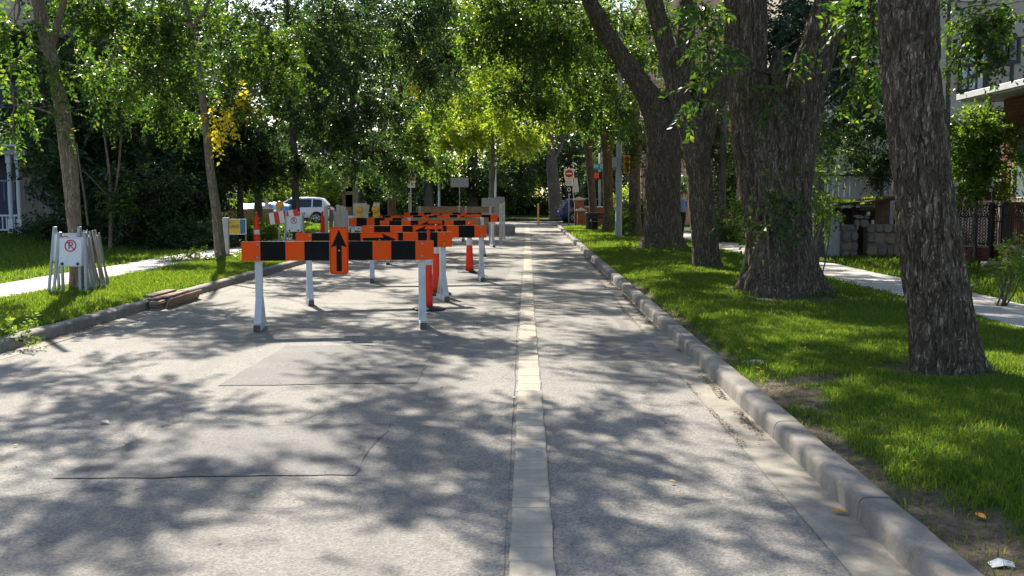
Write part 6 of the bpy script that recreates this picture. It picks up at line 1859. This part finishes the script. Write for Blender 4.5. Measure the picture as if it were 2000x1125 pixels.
# ------------------------------------------------------------------ person on the right sidewalk
def person(label, loc, rz):
    root = empty('person', loc, rz, label, 'person')
    J = {'pel': (0, 0, .95, .145, .105), 'wai': (0, 0, 1.10, .135, .10), 'che': (0, .01, 1.30, .165, .11), 'nek': (0, 0, 1.46, .06, .06), 'nk2': (0, -.01, 1.53, .05, .052), 'hd': (0, -.02, 1.63, .078, .09), 'hd2': (0, -.015, 1.72, .06, .07),
         'sl': (-.17, 0, 1.41, .062, .06), 'el': (-.22, .02, 1.14, .045, .045), 'wl': (-.23, -.08, .92, .030, .030), 'hl': (-.23, -.12, .83, .035, .022),
         'sr': (.17, 0, 1.41, .062, .06), 'er': (.22, .05, 1.14, .045, .045), 'wr': (.22, -.02, .91, .030, .030), 'hr': (.22, -.04, .82, .035, .022),
         'hpl': (-.09, 0, .90, .095, .09), 'kl': (-.09, -.10, .50, .06, .06), 'al': (-.09, -.08, .09, .042, .045), 'tl': (-.09, -.22, .045, .042, .035),
         'hpr': (.09, 0, .90, .095, .09), 'kr': (.09, .06, .50, .06, .06), 'ar': (.09, .20, .12, .042, .045), 'tr': (.09, .08, .045, .042, .035)}
    E = [('pel', 'wai'), ('wai', 'che'), ('che', 'nek'), ('nek', 'nk2'), ('nk2', 'hd'), ('hd', 'hd2'), ('che', 'sl'), ('sl', 'el'), ('el', 'wl'), ('wl', 'hl'), ('che', 'sr'), ('sr', 'er'), ('er', 'wr'), ('wr', 'hr'), ('pel', 'hpl'), ('hpl', 'kl'), ('kl', 'al'), ('al', 'tl'), ('pel', 'hpr'), ('hpr', 'kr'), ('kr', 'ar'), ('ar', 'tr')]
    ks = list(J); me = bpy.data.meshes.new('body')
    me.from_pydata([J[k][:3] for k in ks], [(ks.index(a), ks.index(b)) for a, b in E], [])
    o = link('body', me, None, root)
    sk = o.modifiers.new('skin', 'SKIN'); sk.use_smooth_shade = True
    for i, k in enumerate(ks):
        me.skin_vertices[0].data[i].radius = J[k][3:5]; me.skin_vertices[0].data[i].use_root = (i == 0)
    ss = o.modifiers.new('sub', 'SUBSURF'); ss.levels = 2; ss.render_levels = 2
    bpy.context.view_layer.update()
    dg = bpy.context.evaluated_depsgraph_get()
    bme = bpy.data.meshes.new_from_object(o.evaluated_get(dg))
    o.modifiers.clear(); o.data = bme
    bme.materials.clear()
    for mname in ('skin', 'shirt_blue', 'trouser_black', 'shoe_white'): bme.materials.append(M[mname])
    for p in bme.polygons:
        c = p.center; p.use_smooth = True
        if c.z > 1.47: k = 0
        elif c.z > .98 and abs(c.x) < .30 and not (abs(c.x) > .18 and c.z < 1.18): k = 1
        elif abs(c.x) > .17: k = 0
        elif c.z < .085: k = 3
        else: k = 2
        p.material_index = k
    hair = boulder_mesh('hair', (.088, .105, .09), 5, 'hair_brown', root, 2); hair.location = (0, .012, 1.70)
    for x in (-.032, .032): MB().lathe([(.012, 0), (.008, .006)], n=8, M=Matrix.Translation((x, -.105, 1.655)) @ Matrix.Rotation(R(90), 4, 'X')).build('eye', M['sign_black'], root)
    MB().add([(-.014, -.10, 1.615), (.014, -.10, 1.615), (0, -.132, 1.618), (0, -.102, 1.66)], [(0, 1, 2), (1, 3, 2), (3, 0, 2)]).build('nose', M['skin'], root)
    MB().box((0, -.105, 1.585), (.045, .008, .01)).build('mouth', M['lamp_red'], root)
    for s in (-1, 1):
        hx, hy, hz = (J['hl'] if s < 0 else J['hr'])[:3]
        for f in range(5):
            m = MB(); dx = -.03 + .015 * f
            L = (.045, .06, .065, .06, .045)[f]
            a = Vector((hx, hy + dx, hz - .02)); m.tube([a, a + Vector((0, -.005, -L * .6)), a + Vector((-s * .015, -.01, -L))], [.0085, .008, .006], 6); m.build('finger', M['skin'], root)
    return root
pp_ = G(1338, 461, LAWN + .02)
person('person in a blue shirt and black trousers walking on the right sidewalk', (6.05, 40.3, LAWN + .03), R(8))

# ------------------------------------------------------------------ small litter
lt = tag(MB().add([(-.055, -.03, .008), (.0, -.035, .02), (.055, -.025, .006), (.06, .03, .012), (0, .035, .028), (-.05, .03, .01), (0, 0, .03)], [(0, 1, 6), (1, 2, 6), (2, 3, 6), (3, 4, 6), (4, 5, 6), (5, 0, 6)]).build('crumpled_packet', M['litter_paper']), 'crumpled pale packet lying on the dirt in the bottom right corner', 'litter')
q = G(1957, 1104, .085); lt.location = (q.x, q.y, .078)
ms_ = lt.modifiers.new('thick', 'SOLIDIFY'); ms_.thickness = .004
sl = boulder_mesh('concrete_piece', (.13, .11, .03), 33, 'stone_cap'); q = G(1478, 706, LAWN); sl.location = (q.x, q.y, .115)
tag(sl, 'flat pale piece of concrete lying in the grass beside the right kerb', 'stone')
def fallen(label, px, py, z, s, mat, rz):
    v = [(0, -.5, 0), (.22, -.2, .06), (.25, .15, .1), (0, .5, .05), (-.25, .15, .08), (-.22, -.2, .07), (0, 0, -.02)]
    o = MB().add([(a * s, b * s, c * s) for a, b, c in v], [(0, 1, 6), (1, 2, 6), (2, 3, 6), (3, 4, 6), (4, 5, 6), (5, 0, 6)]).build('fallen_leaf', M[mat])
    q = G(px, py, z); o.location = (q.x, q.y, z + .012); o.rotation_euler = (jit(.1), jit(.1), rz)
    o.modifiers.new('thick', 'SOLIDIFY').thickness = .002
    return tag(o, label, 'leaf')
fallen('orange fallen leaf lying in the right gutter', 1641, 1003, .01, .085, 'leaf_fallen_orange', 1.4)
fallen('yellow fallen leaf standing on the dirt behind the right kerb', 1915, 1012, LAWN - .03, .075, 'leaf_fallen_orange', .3)
fallen('pale fallen leaf on the road left of the front barricade', 205, 827, .012, .10, 'cream_wood', .9)
fallen('yellow leaf on the road between the barricade legs', 893, 502, .012, .14, 'leaf_fallen_orange', .5)
# dry bits along the gutters and over the road
def litter(name, label, n, xf, y0, y1, s0, s1, z, mat='leaf_litter_brown'):
    Yv = y0 + (y1 - y0) * rng.random(n) ** 1.5
    Xv = xf(n, Yv)
    gate = fbm(Xv * 1.5, Yv * 1.1, 3.0) > -.12
    Xv, Yv = Xv[gate], Yv[gate]; n = len(Xv)
    p = np.stack([Xv, Yv, np.full(n, z) + rng.uniform(0, .006, n)], 1)
    a = rng.normal(size=(n, 3)); a[:, 2] *= .08; a /= np.linalg.norm(a, axis=1)[:, None]
    nr = rng.normal(size=(n, 3)) * .2 + np.array([0, 0, 1.0])
    L = rng.uniform(s0, s1, n)
    return tag(link(name, leaves_mesh(name, p, a, nr, L, L * .6), M[mat]), label, 'leaf litter', kind='stuff')
litter('leaf_litter', 'dry brown bits gathered against the right kerb', 5200, lambda n, Y: XR - .035 - np.abs(rng.normal(0, .035, n)), 3, 30, .01, .035, .016)
litter('leaf_litter', 'dry crumbs along the joint between right gutter and asphalt', 3200, lambda n, Y: 1.445 + rng.normal(0, .014, n) + .01 * np.sin(Y * 2), 3, 26, .008, .022, .014)
litter('leaf_litter', 'dry brown bits gathered against the left kerb', 1600, lambda n, Y: XL + .03 + np.abs(rng.normal(0, .05, n)), 8, 40, .015, .05, .016)
litter('leaf_litter', 'crumbs scattered over the road surface', 700, lambda n, Y: rng.uniform(-5.3, 1.4, n), 3, 22, .012, .03, .020)
litter('leaf_litter', 'twigs and crumbs on the bare soil behind the right kerb', 420, lambda n, Y: 1.95 + np.abs(rng.normal(0, .22, n)), 3, 18, .012, .035, .108)

litter('leaf_litter', 'yellow leaf scraps scattered over the right boulevard grass', 130, lambda n, Y: rng.uniform(2.0, 5.7, n), 4, 20, .03, .06, .165, 'leaf_yellow')
litter('leaf_litter', 'yellow leaf scraps scattered over the road', 60, lambda n, Y: rng.uniform(-5.4, 1.6, n), 5, 30, .025, .05, .022, 'leaf_yellow')
